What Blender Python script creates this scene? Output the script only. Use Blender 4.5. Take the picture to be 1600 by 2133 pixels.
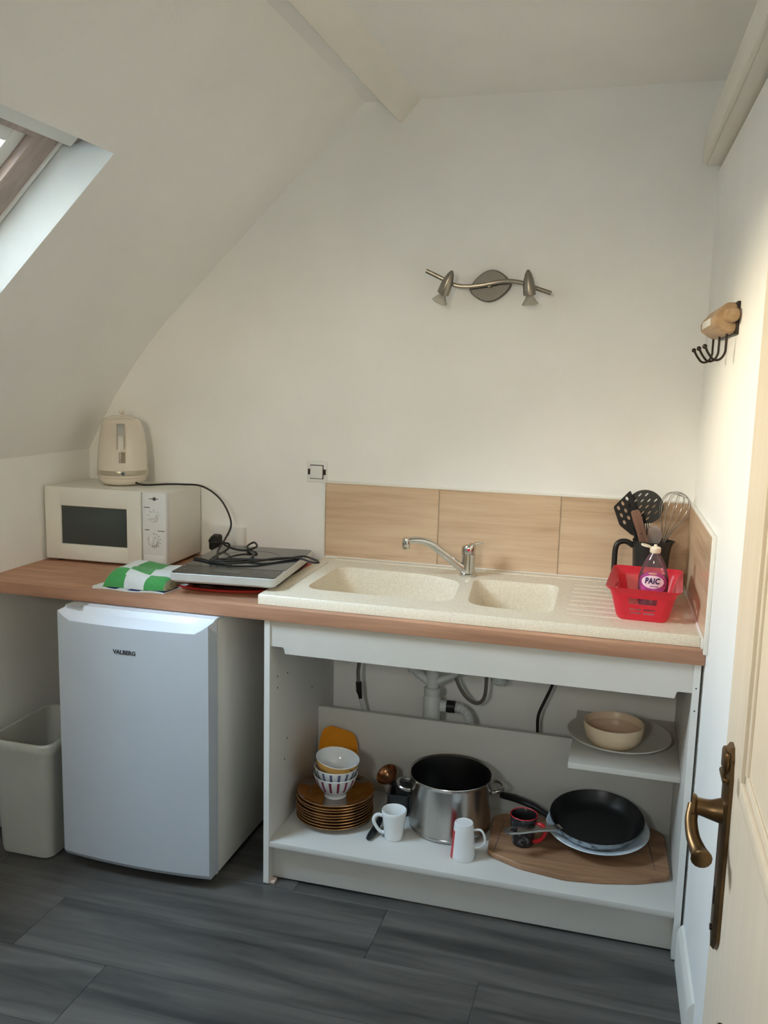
import bpy, bmesh, math, random
from mathutils import Vector, Matrix
random.seed(7)
PI = math.pi
for o in list(bpy.data.objects): bpy.data.objects.remove(o)
scene = bpy.context.scene
COL = scene.collection

# ------------------------------------------------------------------ camera
cam_d = bpy.data.cameras.new('camera'); cam = bpy.data.objects.new('camera', cam_d); COL.objects.link(cam)
yaw, pitch, roll = 0.27092, 0.15160, 0.02471
fw = Vector((-math.sin(yaw)*math.cos(pitch), math.cos(yaw)*math.cos(pitch), -math.sin(pitch)))
rt0 = Vector((math.cos(yaw), math.sin(yaw), 0)); up0 = rt0.cross(fw)
rt = math.cos(roll)*rt0 + math.sin(roll)*up0; up = -math.sin(roll)*rt0 + math.cos(roll)*up0
mw = Matrix((( rt.x, up.x, -fw.x, -0.1909), (rt.y, up.y, -fw.y, -2.9191), (rt.z, up.z, -fw.z, 1.5275), (0, 0, 0, 1)))
cam.matrix_world = mw
cam_d.sensor_fit = 'VERTICAL'; cam_d.sensor_height = 36.0; cam_d.lens = 1857.5/2133*36.0
cam_d.clip_start = 0.02
scene.camera = cam

# ------------------------------------------------------------------ sky: warm evening horizon, pale blue above
w = bpy.data.worlds.new('sky'); scene.world = w; w.use_nodes = True
nt = w.node_tree; nt.nodes.clear()
out = nt.nodes.new('ShaderNodeOutputWorld'); bg = nt.nodes.new('ShaderNodeBackground')
tc = nt.nodes.new('ShaderNodeTexCoord'); sp = nt.nodes.new('ShaderNodeSeparateXYZ'); cr = nt.nodes.new('ShaderNodeValToRGB')
mr = nt.nodes.new('ShaderNodeMapRange'); mr.inputs['From Min'].default_value = -1.0; mr.inputs['From Max'].default_value = 1.0
nt.links.new(tc.outputs['Generated'], sp.inputs[0]); nt.links.new(sp.outputs['Z'], mr.inputs['Value']); nt.links.new(mr.outputs[0], cr.inputs[0])
e = cr.color_ramp.elements
e[0].position = 0.0; e[0].color = (0.11, 0.11, 0.11, 1)
e[1].position = 1.0; e[1].color = (0.25, 0.33, 0.43, 1)
for z, c in ((-.25, (0.10, 0.10, 0.10, 1)), (-.02, (0.34, 0.32, 0.29, 1)), (.06, (1.0, 0.79, 0.54, 1)), (.24, (1.0, 0.83, 0.62, 1)), (.45, (0.50, 0.53, 0.57, 1)), (.70, (0.30, 0.38, 0.47, 1))):
    q = e.new((z+1)/2); q.color = c
bg.inputs['Strength'].default_value = 26.0
nt.links.new(cr.outputs[0], bg.inputs[0]); nt.links.new(bg.outputs[0], out.inputs[0])
pd = bpy.data.lights.new('skylight_portal', 'AREA'); pd.shape = 'RECTANGLE'; pd.size = 0.66; pd.size_y = 0.86; pd.cycles.is_portal = True
po = bpy.data.objects.new('skylight_portal', pd); COL.objects.link(po)

scene.view_settings.view_transform = 'Standard'; scene.view_settings.look = 'None'
scene.view_settings.gamma = 1.0; scene.view_settings.use_curve_mapping = False
scene.view_settings.exposure = 1.90
scene.cycles.max_bounces = 16; scene.cycles.diffuse_bounces = 12; scene.cycles.transparent_max_bounces = 16

# ------------------------------------------------------------------ materials
def lin(c):
    c = c/255.0
    return c/12.92 if c <= 0.04045 else ((c+0.055)/1.055)**2.4
def rgb(c): return (lin(c[0]), lin(c[1]), lin(c[2]), 1.0)
MATS = {}
def mat(name, col, rough=0.5, metal=0.0, var=0.0, scale=20.0, bump=0.0, bscale=None, col2=None, stretch=(1, 1, 1), spec=0.5, trans=0.0, ior=1.45, lo=0.35, hi=0.65, coat=0.0, detail=4.0, coords='Object', alpha=None, sheen=0.0):
    m = bpy.data.materials.new(name); m.use_nodes = True
    nt = m.node_tree; b = nt.nodes['Principled BSDF']
    b.inputs['Base Color'].default_value = rgb(col); b.inputs['Roughness'].default_value = rough
    b.inputs['Metallic'].default_value = metal; b.inputs['Specular IOR Level'].default_value = spec
    b.inputs['Transmission Weight'].default_value = trans; b.inputs['IOR'].default_value = ior
    b.inputs['Coat Weight'].default_value = coat
    if sheen: b.inputs['Sheen Weight'].default_value = sheen
    if var or bump or col2:
        tc = nt.nodes.new('ShaderNodeTexCoord'); mp = nt.nodes.new('ShaderNodeMapping')
        mp.inputs['Scale'].default_value = stretch
        nt.links.new(tc.outputs[coords], mp.inputs[0])
        if var or col2:
            n = nt.nodes.new('ShaderNodeTexNoise'); n.inputs['Scale'].default_value = scale; n.inputs['Detail'].default_value = detail
            nt.links.new(mp.outputs[0], n.inputs['Vector'])
            r = nt.nodes.new('ShaderNodeValToRGB'); nt.links.new(n.outputs['Fac'], r.inputs[0])
            a = rgb(col); c2 = rgb(col2) if col2 else tuple(min(1, x*(1+var)) for x in a[:3])+(1,)
            c1 = a if col2 else tuple(x*(1-var) for x in a[:3])+(1,)
            r.color_ramp.elements[0].position = lo; r.color_ramp.elements[0].color = c1
            r.color_ramp.elements[1].position = hi; r.color_ramp.elements[1].color = c2
            nt.links.new(r.outputs[0], b.inputs['Base Color'])
        if bump:
            n2 = nt.nodes.new('ShaderNodeTexNoise'); n2.inputs['Scale'].default_value = bscale or scale; n2.inputs['Detail'].default_value = 3
            nt.links.new(mp.outputs[0], n2.inputs['Vector'])
            bp = nt.nodes.new('ShaderNodeBump'); bp.inputs['Strength'].default_value = bump; bp.inputs['Distance'].default_value = 0.004
            nt.links.new(n2.outputs['Fac'], bp.inputs['Height']); nt.links.new(bp.outputs[0], b.inputs['Normal'])
    MATS[name] = m; return m

def mat_clear(name, col, fac, rough=0.05, translucent=0.0, trc=None):
    """thin plastic or glass: tinted see-through film with a clear gloss"""
    m = bpy.data.materials.new(name); m.use_nodes = True; nt = m.node_tree; nt.nodes.clear()
    o = nt.nodes.new('ShaderNodeOutputMaterial')
    tr = nt.nodes.new('ShaderNodeBsdfTransparent'); tr.inputs[0].default_value = rgb(trc or col)
    gl = nt.nodes.new('ShaderNodeBsdfGlossy'); gl.inputs['Roughness'].default_value = rough; gl.inputs[0].default_value = (1, 1, 1, 1)
    fr = nt.nodes.new('ShaderNodeFresnel'); fr.inputs['IOR'].default_value = 1.45
    mx = nt.nodes.new('ShaderNodeMixShader'); nt.links.new(fr.outputs[0], mx.inputs[0])
    base = tr
    if fac > 0:
        df = nt.nodes.new('ShaderNodeBsdfDiffuse'); df.inputs[0].default_value = rgb(col)
        b2 = df
        if translucent:
            tl = nt.nodes.new('ShaderNodeBsdfTranslucent'); tl.inputs[0].default_value = rgb(col)
            m3 = nt.nodes.new('ShaderNodeMixShader'); m3.inputs[0].default_value = translucent
            nt.links.new(df.outputs[0], m3.inputs[1]); nt.links.new(tl.outputs[0], m3.inputs[2]); b2 = m3
        m2 = nt.nodes.new('ShaderNodeMixShader'); m2.inputs[0].default_value = fac
        nt.links.new(tr.outputs[0], m2.inputs[1]); nt.links.new(b2.outputs[0], m2.inputs[2]); base = m2
    nt.links.new(base.outputs[0], mx.inputs[1]); nt.links.new(gl.outputs[0], mx.inputs[2]); nt.links.new(mx.outputs[0], o.inputs[0])
    MATS[name] = m; return m

def mat_wood(name, dark, light, axis='x', fine=1.0, rough=0.5, staves=None, seam=None, rnd=True, bump=0.08):
    """grain stretched along one axis; optional glued staves from a brick texture"""
    m = bpy.data.materials.new(name); m.use_nodes = True; nt = m.node_tree; b = nt.nodes['Principled BSDF']
    b.inputs['Roughness'].default_value = rough
    tc = nt.nodes.new('ShaderNodeTexCoord'); mp = nt.nodes.new('ShaderNodeMapping')
    nt.links.new(tc.outputs['Object'], mp.inputs[0])
    s = {'x': (1.2, 14, 14), 'y': (14, 1.2, 14), 'z': (14, 14, 1.2)}[axis]
    mp.inputs['Scale'].default_value = tuple(fine*v for v in s)
    if rnd:
        oi = nt.nodes.new('ShaderNodeObjectInfo'); mu = nt.nodes.new('ShaderNodeVectorMath'); mu.operation = 'SCALE'
        cb = nt.nodes.new('ShaderNodeCombineXYZ')
        for k in range(3): nt.links.new(oi.outputs['Random'], cb.inputs[k])
        nt.links.new(cb.outputs[0], mu.inputs[0]); mu.inputs['Scale'].default_value = 37.0
        nt.links.new(mu.outputs[0], mp.inputs['Location'])
    n = nt.nodes.new('ShaderNodeTexNoise'); n.inputs['Scale'].default_value = 2.2; n.inputs['Detail'].default_value = 8; n.inputs['Roughness'].default_value = 0.62
    n.inputs['Distortion'].default_value = 0.6
    nt.links.new(mp.outputs[0], n.inputs['Vector'])
    r = nt.nodes.new('ShaderNodeValToRGB'); nt.links.new(n.outputs['Fac'], r.inputs[0])
    r.color_ramp.elements[0].position = 0.30; r.color_ramp.elements[0].color = rgb(dark)
    r.color_ramp.elements[1].position = 0.70; r.color_ramp.elements[1].color = rgb(light)
    src = r.outputs[0]
    if staves:
        bt = nt.nodes.new('ShaderNodeTexBrick'); nt.links.new(tc.outputs['Object'], bt.inputs['Vector'])
        bt.inputs['Scale'].default_value = 1.0; bt.inputs['Brick Width'].default_value = staves[0]; bt.inputs['Row Height'].default_value = staves[1]
        bt.inputs['Mortar Size'].default_value = 0.0008; bt.inputs['Color1'].default_value = (0.86, 0.86, 0.86, 1); bt.inputs['Color2'].default_value = (1.06, 1.06, 1.06, 1); bt.inputs['Mortar'].default_value = (0.82, 0.82, 0.82, 1)
        mx = nt.nodes.new('ShaderNodeMix'); mx.data_type = 'RGBA'; mx.blend_type = 'MULTIPLY'; mx.inputs[0].default_value = 1.0
        nt.links.new(src, mx.inputs[6]); nt.links.new(bt.outputs[0], mx.inputs[7]); src = mx.outputs[2]
    nt.links.new(src, b.inputs['Base Color'])
    bp = nt.nodes.new('ShaderNodeBump'); bp.inputs['Strength'].default_value = bump; bp.inputs['Distance'].default_value = 0.002
    nt.links.new(n.outputs['Fac'], bp.inputs['Height']); nt.links.new(bp.outputs[0], b.inputs['Normal'])
    MATS[name] = m; return m

mat('wall', (241, 241, 239), 0.8, var=0.02, scale=3, bump=0.12, bscale=90)
mat('paint_white', (228, 226, 220), 0.45, var=0.02, scale=6)
mat('beam_paint', (234, 231, 222), 0.5, var=0.03, scale=8, stretch=(1, .2, 1))
mat('door_paint', (218, 206, 188), 0.42, var=0.03, scale=9, stretch=(6, 6, .4), bump=0.1, bscale=12)
mat('reveal_dimmed', (206, 210, 208), 0.6, var=0.02, scale=6)  # skylight glare toned down in the colour, greyer than the wall paint
mat('frame_wood', (176, 160, 152), 0.5, var=0.12, scale=10, stretch=(1, 4, 1))
mat('pvc', (226, 228, 226), 0.35, var=0.01, scale=5)
mat('dark_gap', (30, 27, 26), 0.9, var=0.1, scale=20)
mat_wood('floor_wood', (48, 47, 46), (104, 100, 95), 'x', 0.46, 0.40, bump=0.05)
mat('floor_seam', (34, 34, 35), 0.8, var=0.1)
mat_wood('worktop', (164, 118, 92), (204, 156, 126), 'x', 0.9, 0.42, staves=(0.42, 0.043), rnd=False, bump=0.03)
mat_wood('board_wood', (128, 92, 66), (172, 132, 98), 'x', 1.0, 0.6, bump=0.05)
mat_wood('hook_wood', (150, 118, 86), (190, 160, 122), 'y', 1.4, 0.5, bump=0.05)
mat_wood('knife_wood', (96, 72, 60), (140, 108, 92), 'z', 1.6, 0.5)
mat('melamine', (206, 204, 198), 0.38, var=0.015, scale=8)
mat('melamine_edge', (222, 222, 219), 0.4, var=0.01, scale=8)
mat('grout', (206, 196, 178), 0.8, var=0.05, scale=60)
mat('silicone', (236, 234, 228), 0.45, var=0.01, scale=20)
mat('chrome', (205, 204, 200), 0.14, 1.0, var=0.03, scale=30)
mat('nickel', (150, 144, 134), 0.34, 1.0, var=0.06, scale=60, stretch=(1, 1, 8))
mat('nickel_plate', (108, 106, 102), 0.42, 0.85, var=0.05, scale=40)
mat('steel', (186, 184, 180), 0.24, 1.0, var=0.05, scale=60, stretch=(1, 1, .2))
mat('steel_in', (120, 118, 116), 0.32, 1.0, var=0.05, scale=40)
mat('brass', (104, 82, 56), 0.36, 0.9, var=0.22, scale=26, lo=.3, hi=.7)
mat('iron', (62, 54, 50), 0.38, 0.8, var=0.1, scale=60)
mat('mw_white', (224, 223, 215), 0.38, var=0.015, scale=6)
mat('mw_panel', (222, 224, 226), 0.38, var=0.01, scale=6)
mat('mw_window', (62, 70, 70), 0.22, var=0.06, scale=300, spec=0.6)
mat('grey_print', (92, 94, 98), 0.5, var=0.05)
mat('dark_print', (52, 54, 60), 0.5, var=0.05)
mat('kettle', (222, 212, 198), 0.16, var=0.01, scale=4, coat=0.4)
mat('kettle_band', (176, 168, 150), 0.28, 0.3, var=0.03, scale=20)
mat('kettle_window', (150, 138, 122), 0.2, var=0.05)
mat('black_plastic', (26, 26, 27), 0.36, var=0.1, scale=30)
mat('cable', (34, 33, 32), 0.5, var=0.1, scale=40)
mat('hob_glass', (36, 39, 40), 0.12, var=0.06, scale=12, coat=0.3)
mat('hob_control', (26, 28, 29), 0.2, var=0.06, scale=12)
mat('hob_print', (78, 80, 80), 0.3, var=0.04)
mat('hob_frame', (202, 202, 198), 0.35, 0.25, var=0.03, scale=20)
mat('hob_display', (70, 72, 68), 0.25, var=0.04)
mat('tray_red', (176, 52, 48), 0.4, var=0.05, scale=12)
mat('towel_green', (70, 158, 86), 0.92, var=0.07, scale=160, bump=0.5, bscale=420, sheen=.2)
mat('towel_white', (216, 222, 222), 0.92, var=0.03, scale=160, bump=0.5, bscale=420, sheen=.2)
mat('towel_edge', (150, 146, 118), 0.95, var=0.18, scale=90, bump=0.5, bscale=300)
mat('cloth_blue', (42, 62, 118), 0.92, var=0.08, scale=120, bump=0.4, bscale=400)
mat('fridge', (190, 197, 205), 0.36, var=0.012, scale=5, bump=0.03, bscale=160)
mat('fridge_side', (222, 220, 213), 0.42, var=0.012, scale=5, bump=0.03, bscale=160)
mat('fridge_light', (218, 224, 232), 0.34, var=0.01, scale=5)
mat('gasket', (168, 168, 164), 0.6, var=0.03)
mat('bin', (178, 178, 170), 0.5, var=0.02, scale=8, bump=0.05, bscale=200)
mat('basket', (226, 40, 62), 0.3, var=0.02)
mat_clear('basket', (244, 52, 74), 0.88, 0.36, 0.38, trc=(255, 70, 80))
mat_clear('bottle', (214, 196, 206), 0.10, 0.06, 0.3, trc=(246, 238, 242))
mat_clear('soap', (206, 70, 142), 0.55, 0.08, 0.6, trc=(232, 120, 176))
mat_clear('glass_pane', (255, 255, 255), 0.0, 0.02, trc=(246, 250, 250))
mat('label_pink', (196, 84, 150), 0.4, var=0.10, scale=40, col2=(150, 52, 128))
mat('label_white', (238, 216, 232), 0.4, var=0.02, scale=30)
mat('label_navy', (36, 28, 84), 0.4, var=0.03)
mat('label_gold', (206, 170, 120), 0.4, var=0.05)
mat('cap_white', (236, 228, 208), 0.4, var=0.02)
mat('nylon', (34, 34, 34), 0.4, var=0.08, scale=30)
mat('porcelain', (226, 228, 228), 0.16, var=0.01, scale=6, coat=0.3)
mat('stripe_blue', (96, 100, 128), 0.25, var=0.12, scale=200)
mat('stripe_plum', (140, 62, 84), 0.25, var=0.14, scale=200)
mat('stripe_brown', (112, 92, 84), 0.25, var=0.14, scale=200)
mat('band_yellow', (212, 160, 78), 0.25, col2=(120, 104, 44), scale=38, lo=0.60, hi=0.68, detail=2)
mat('orange_plastic', (222, 140, 10), 0.42, var=0.03, scale=20)
mat('mug_red', (196, 34, 44), 0.3, var=0.04)
mat('mug_black', (36, 36, 38), 0.3, col2=(128, 126, 126), scale=70, lo=0.55, hi=0.72)
mat('mug_dark', (24, 22, 22), 0.3, var=0.08)
mat('pan_black', (22, 23, 24), 0.34, var=0.1, scale=60)
mat('pan_marble', (196, 202, 208), 0.26, col2=(104, 112, 124), scale=52, lo=0.46, hi=0.66)
mat('pan_red', (54, 26, 24), 0.3, var=0.1)
mat('dish_white', (218, 224, 226), 0.2, var=0.02, col2=(186, 198, 206), scale=20)
mat('plate_grey', (206, 206, 200), 0.28, var=0.015, scale=10)
mat('bowl_cream', (232, 212, 182), 0.32, var=0.02, scale=10)
mat('bowl_in', (214, 186, 160), 0.35, var=0.03, scale=10)
mat('steel_brown_sheen', (150, 104, 70), 0.25, 0.9, var=0.12, scale=12)  # brown reflection on the steel ladle bowl put into its metal colour
mat('dark_tin', (58, 58, 60), 0.5, var=0.1, scale=80)
mat('pvc_pipe', (206, 210, 210), 0.4, var=0.02, scale=20)
mat('braid', (128, 122, 112), 0.38, 0.7, var=0.25, scale=500)
mat('lamp_glass', (200, 196, 186), 0.12, 0.6, var=0.10, scale=80)
mat('foot_pink', (214, 190, 176), 0.5, var=0.04)
mat('roof_tile', (196, 116, 70), 0.8, var=0.15, scale=6)

def mat_amber():
    m = bpy.data.materials.new('amber_glass'); m.use_nodes = True; nt = m.node_tree; b = nt.nodes['Principled BSDF']
    tc = nt.nodes.new('ShaderNodeTexCoord'); n = nt.nodes.new('ShaderNodeTexNoise'); n.inputs['Scale'].default_value = 8
    nt.links.new(tc.outputs['Object'], n.inputs['Vector'])
    r = nt.nodes.new('ShaderNodeValToRGB'); r.color_ramp.elements[0].color = rgb((150, 106, 66)); r.color_ramp.elements[1].color = rgb((184, 140, 96))
    nt.links.new(n.outputs['Fac'], r.inputs[0]); nt.links.new(r.outputs[0], b.inputs['Base Color'])
    b.inputs['Roughness'].default_value = 0.06; b.inputs['Transmission Weight'].default_value = 0.85; b.inputs['IOR'].default_value = 1.5
    b.inputs['Coat Weight'].default_value = 0.5
    MATS['amber_glass'] = m
mat_amber()

def mat_sink():
    m = bpy.data.materials.new('sink_resin'); m.use_nodes = True; nt = m.node_tree; b = nt.nodes['Principled BSDF']
    b.inputs['Roughness'].default_value = 0.42
    tc = nt.nodes.new('ShaderNodeTexCoord')
    n = nt.nodes.new('ShaderNodeTexNoise'); n.inputs['Scale'].default_value = 150; n.inputs['Detail'].default_value = 3
    n2 = nt.nodes.new('ShaderNodeTexNoise'); n2.inputs['Scale'].default_value = 420; n2.inputs['Detail'].default_value = 1
    for q in (n, n2): nt.links.new(tc.outputs['Object'], q.inputs['Vector'])
    r = nt.nodes.new('ShaderNodeValToRGB'); r.color_ramp.elements[0].position = .38; r.color_ramp.elements[1].position = .66
    r.color_ramp.elements[0].color = rgb((230, 221, 203)); r.color_ramp.elements[1].color = rgb((218, 209, 190))
    r2 = nt.nodes.new('ShaderNodeValToRGB'); r2.color_ramp.elements[0].position = .60; r2.color_ramp.elements[1].position = .74
    r2.color_ramp.elements[0].color = (1, 1, 1, 1); r2.color_ramp.elements[1].color = (.84, .82, .79, 1)
    nt.links.new(n.outputs['Fac'], r.inputs[0]); nt.links.new(n2.outputs['Fac'], r2.inputs[0])
    mx = nt.nodes.new('ShaderNodeMix'); mx.data_type = 'RGBA'; mx.blend_type = 'MULTIPLY'; mx.inputs[0].default_value = 1
    nt.links.new(r.outputs[0], mx.inputs[6]); nt.links.new(r2.outputs[0], mx.inputs[7]); nt.links.new(mx.outputs[2], b.inputs['Base Color'])
    MATS['sink_resin'] = m
mat_sink()

def mat_tile():
    m = bpy.data.materials.new('travertine'); m.use_nodes = True; nt = m.node_tree; b = nt.nodes['Principled BSDF']
    b.inputs['Roughness'].default_value = 0.24
    tc = nt.nodes.new('ShaderNodeTexCoord'); mp = nt.nodes.new('ShaderNodeMapping'); mp.inputs['Scale'].default_value = (1.3, 1.3, 20)
    oi = nt.nodes.new('ShaderNodeObjectInfo'); cb = nt.nodes.new('ShaderNodeCombineXYZ')
    ml = nt.nodes.new('ShaderNodeMath'); ml.operation = 'MULTIPLY'; ml.inputs[1].default_value = 23
    nt.links.new(oi.outputs['Random'], ml.inputs[0])
    for k in range(3): nt.links.new(ml.outputs[0], cb.inputs[k])
    nt.links.new(tc.outputs['Object'], mp.inputs[0]); nt.links.new(cb.outputs[0], mp.inputs['Location'])
    n = nt.nodes.new('ShaderNodeTexNoise'); n.inputs['Scale'].default_value = 1.5; n.inputs['Detail'].default_value = 7; n.inputs['Roughness'].default_value = .66; n.inputs['Distortion'].default_value = .15
    nt.links.new(mp.outputs[0], n.inputs['Vector'])
    r = nt.nodes.new('ShaderNodeValToRGB'); nt.links.new(n.outputs['Fac'], r.inputs[0])
    el = r.color_ramp.elements; el[0].position = .24; el[0].color = rgb((176, 148, 118)); el[1].position = .74; el[1].color = rgb((222, 200, 172))
    q = el.new(.44); q.color = rgb((206, 178, 150)); q = el.new(.56); q.color = rgb((214, 188, 160))
    nt.links.new(r.outputs[0], b.inputs['Base Color'])
    MATS['travertine'] = m
mat_tile()

# ------------------------------------------------------------------ geometry helpers
def box(bm, x0, x1, y0, y1, z0, z1, bev=0.0, seg=2):
    vs = [bm.verts.new(p) for p in ((x0,y0,z0),(x1,y0,z0),(x1,y1,z0),(x0,y1,z0),(x0,y0,z1),(x1,y0,z1),(x1,y1,z1),(x0,y1,z1))]
    fs = [bm.faces.new([vs[i] for i in f]) for f in ((3,2,1,0),(4,5,6,7),(0,1,5,4),(1,2,6,5),(2,3,7,6),(3,0,4,7))]
    if bev:
        es = list({e for f in fs for e in f.edges})
        bmesh.ops.bevel(bm, geom=es, offset=bev, segments=seg, profile=0.5, affect='EDGES', clamp_overlap=True)
    return vs
def lathe(bm, prof, seg=40, mfn=None, cx=0, cy=0, a0=0.0):
    rings = []
    for r, z in prof:
        if r < 1e-6: rings.append([bm.verts.new((cx, cy, z))])
        else: rings.append([bm.verts.new((cx+r*math.cos(a0+2*PI*i/seg), cy+r*math.sin(a0+2*PI*i/seg), z)) for i in range(seg)])
    for j in range(len(rings)-1):
        a, b = rings[j], rings[j+1]
        for i in range(seg):
            k = (i+1) % seg
            if len(a) == 1 and len(b) == 1: continue
            if len(a) == 1: f = bm.faces.new((a[0], b[k], b[i]))
            elif len(b) == 1: f = bm.faces.new((a[i], a[k], b[0]))
            else: f = bm.faces.new((a[i], a[k], b[k], b[i]))
            if mfn: f.material_index = mfn(j, i)
def loft(bm, rings, cap0=True, cap1=True, mfn=None, closed=True):
    R = [[bm.verts.new(p) for p in r] for r in rings]; n = len(R[0])
    for j in range(len(R)-1):
        for i in range(n if closed else n-1):
            k = (i+1) % n
            f = bm.faces.new((R[j][i], R[j][k], R[j+1][k], R[j+1][i]))
            if mfn: f.material_index = mfn(j, i)
    if cap0: bm.faces.new(list(reversed(R[0])))
    if cap1: bm.faces.new(R[-1])
    return R
def tube(bm, pts, r, seg=10, cap=True):
    pts = [Vector(p) for p in pts]; n = len(pts)
    rs = r if isinstance(r, (list, tuple)) else [r]*n
    t = [(pts[min(i+1, n-1)]-pts[max(i-1, 0)]).normalized() for i in range(n)]
    ref = Vector((0, 0, 1)) if abs(t[0].z) < 0.9 else Vector((1, 0, 0))
    u = (ref - t[0]*ref.dot(t[0])).normalized()
    rings = []
    for i in range(n):
        u = u - t[i]*u.dot(t[i])
        if u.length < 1e-6: u = t[i].orthogonal()
        u.normalize(); v = t[i].cross(u)
        rings.append([pts[i] + rs[i]*(math.cos(2*PI*k/seg)*u + math.sin(2*PI*k/seg)*v) for k in range(seg)])
    loft(bm, rings, cap, cap)
def smooth_path(pts, n=6):
    P = [Vector(p) for p in pts]; P = [2*P[0]-P[1]] + P + [2*P[-1]-P[-2]]; o = []
    for i in range(1, len(P)-2):
        for k in range(n):
            t = k/n; a, b, c, d = P[i-1], P[i], P[i+1], P[i+2]
            o.append(0.5*((2*b)+(c-a)*t+(2*a-5*b+4*c-d)*t*t+(3*b-a-3*c+d)*t**3))
    o.append(P[-2]); return o
def rrect(x0, x1, y0, y1, r, n=5):
    o = []
    for cx, cy, a in ((x1-r, y1-r, 0), (x0+r, y1-r, PI/2), (x0+r, y0+r, PI), (x1-r, y0+r, 1.5*PI)):
        for k in range(n+1): o.append((cx+r*math.cos(a+k*PI/2/n), cy+r*math.sin(a+k*PI/2/n)))
    return o
def prism(bm, poly, z0, z1, fn=lambda a, b, z: (a, b, z)):
    loft(bm, [[fn(a, b, z0) for a, b in poly], [fn(a, b, z1) for a, b in poly]])
def round_poly(poly, r, n=5):
    o = []; m = len(poly)
    for i in range(m):
        p, a, b = Vector(poly[i]), Vector(poly[i-1]), Vector(poly[(i+1) % m])
        d1, d2 = (a-p), (b-p); rr = r[i] if isinstance(r, (list, tuple)) else r
        rr = min(rr, d1.length*.45, d2.length*.45); s, e = p+d1.normalized()*rr, p+d2.normalized()*rr
        for k in range(n+1):
            t = k/n; o.append(tuple((1-t)**2*s+2*t*(1-t)*p+t*t*e))
    return o

def obj(name, bm, m, parent=None, smooth=35, loc=None, fix=True):
    if fix: bmesh.ops.recalc_face_normals(bm, faces=bm.faces[:])
    me = bpy.data.meshes.new(name); bm.to_mesh(me); bm.free()
    for k in (m if isinstance(m, (list, tuple)) else [m]): me.materials.append(MATS[k])
    if smooth:
        me.polygons.foreach_set('use_smooth', [True]*len(me.polygons))
        me.set_sharp_from_angle(angle=math.radians(smooth))
    o = bpy.data.objects.new(name, me); COL.objects.link(o)
    if parent: o.parent = parent
    if loc: o.location = loc
    return o
def mk(fn, *a, **k):
    bm = bmesh.new(); fn(bm, *a, **k); return bm
def part(name, m, parent, fn, *a, smooth=35, **k): return obj(name, mk(fn, *a, **k), m, parent, smooth)
def thing(name, label, cat, loc=(0, 0, 0), rz=0.0, group=None, rot=None):
    o = bpy.data.objects.new(name, None); o.empty_display_size = 0.05; COL.objects.link(o); o.location = loc
    o.rotation_euler = rot if rot else (0, 0, rz); o['label'] = label; o['category'] = cat
    if group: o['group'] = group
    return o
def struct(o, label):
    o['kind'] = 'structure'; o['label'] = label; return o
def semp(name, label, loc=(0, 0, 0), rz=0):
    o = bpy.data.objects.new(name, None); o.empty_display_size = .1; COL.objects.link(o); o.location = loc; o.rotation_euler = (0, 0, rz)
    return struct(o, label)
def tag(o, label, cat, group=None):
    o['label'] = label; o['category'] = cat
    if group: o['group'] = group
    return o
def text_mesh(name, s, size, m, parent, fn, depth=0.0006, shear=0.0, spacing=1.0, bold=0.0):
    """flat lettering: fn maps the letter plane (u right, v up, w out) to local space"""
    c = bpy.data.curves.new('t', 'FONT'); c.body = s; c.size = size; c.align_x = 'CENTER'; c.align_y = 'CENTER'
    c.extrude = depth/2; c.shear = shear; c.space_character = spacing; c.offset = bold
    t = bpy.data.objects.new('t', c); COL.objects.link(t)
    dg = bpy.context.evaluated_depsgraph_get(); me = bpy.data.meshes.new_from_object(t.evaluated_get(dg))
    bpy.data.objects.remove(t); bpy.data.curves.remove(c)
    for v in me.vertices: v.co = fn(v.co.x, v.co.y, v.co.z+depth/2)
    me.name = name; me.materials.clear(); me.materials.append(MATS[m])
    o = bpy.data.objects.new(name, me); COL.objects.link(o); o.parent = parent; return o

# ------------------------------------------------------------------ the room
ZT = 0.862; XL = -2.154; KR = math.atan(0.0297); YB = -3.9   # worktop height, knee wall, right wall's skew, wall behind the camera
AS = 0.968                                                # rise of the roof slope
def zs_(x): return 2.39 + AS*(x+1.113)
prof = [(-2.154, 1.231), (-2.10, 1.328), (-2.04, 1.428), (-1.97, 1.530), (-1.90, 1.618), (-1.82, 1.7056), (-1.464, zs_(-1.464)), (-1.08, zs_(-1.08))]

# floor: dark vinyl planks
bm = bmesh.new(); box(bm, XL-.1, .4, YB-.1, .1, -.06, -.004)
floor = struct(obj('floor', bm, 'floor_seam', smooth=0), 'dark grey wood-look plank floor')
PW, PL = 0.23, 1.22
def plank_mesh(x0, x1):
    b = bmesh.new(); box(b, 0, x1-x0, 0, PW-.0008, -.004, 0.0, .0006, 1); return b
row = 0; y = -0.155-PW*0
y = 0.075
cache = {}
while y > YB:
    x = XL - 1.22 + [.47, .754, 1.09, .164][row % 4] - .02
    while x < 0.3:
        a, b_ = max(x, XL), min(x+PL-.0008, .3)
        if b_-a > .02:
            k = round(b_-a, 3)
            if k not in cache:
                o = obj('plank', plank_mesh(a, b_), 'floor_wood', floor, 0); cache[k] = o.data
            else:
                o = bpy.data.objects.new('plank', cache[k]); COL.objects.link(o); o.parent = floor
            o.location = (a, y-PW, 0)
        x += PL
    y -= PW; row += 1

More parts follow.
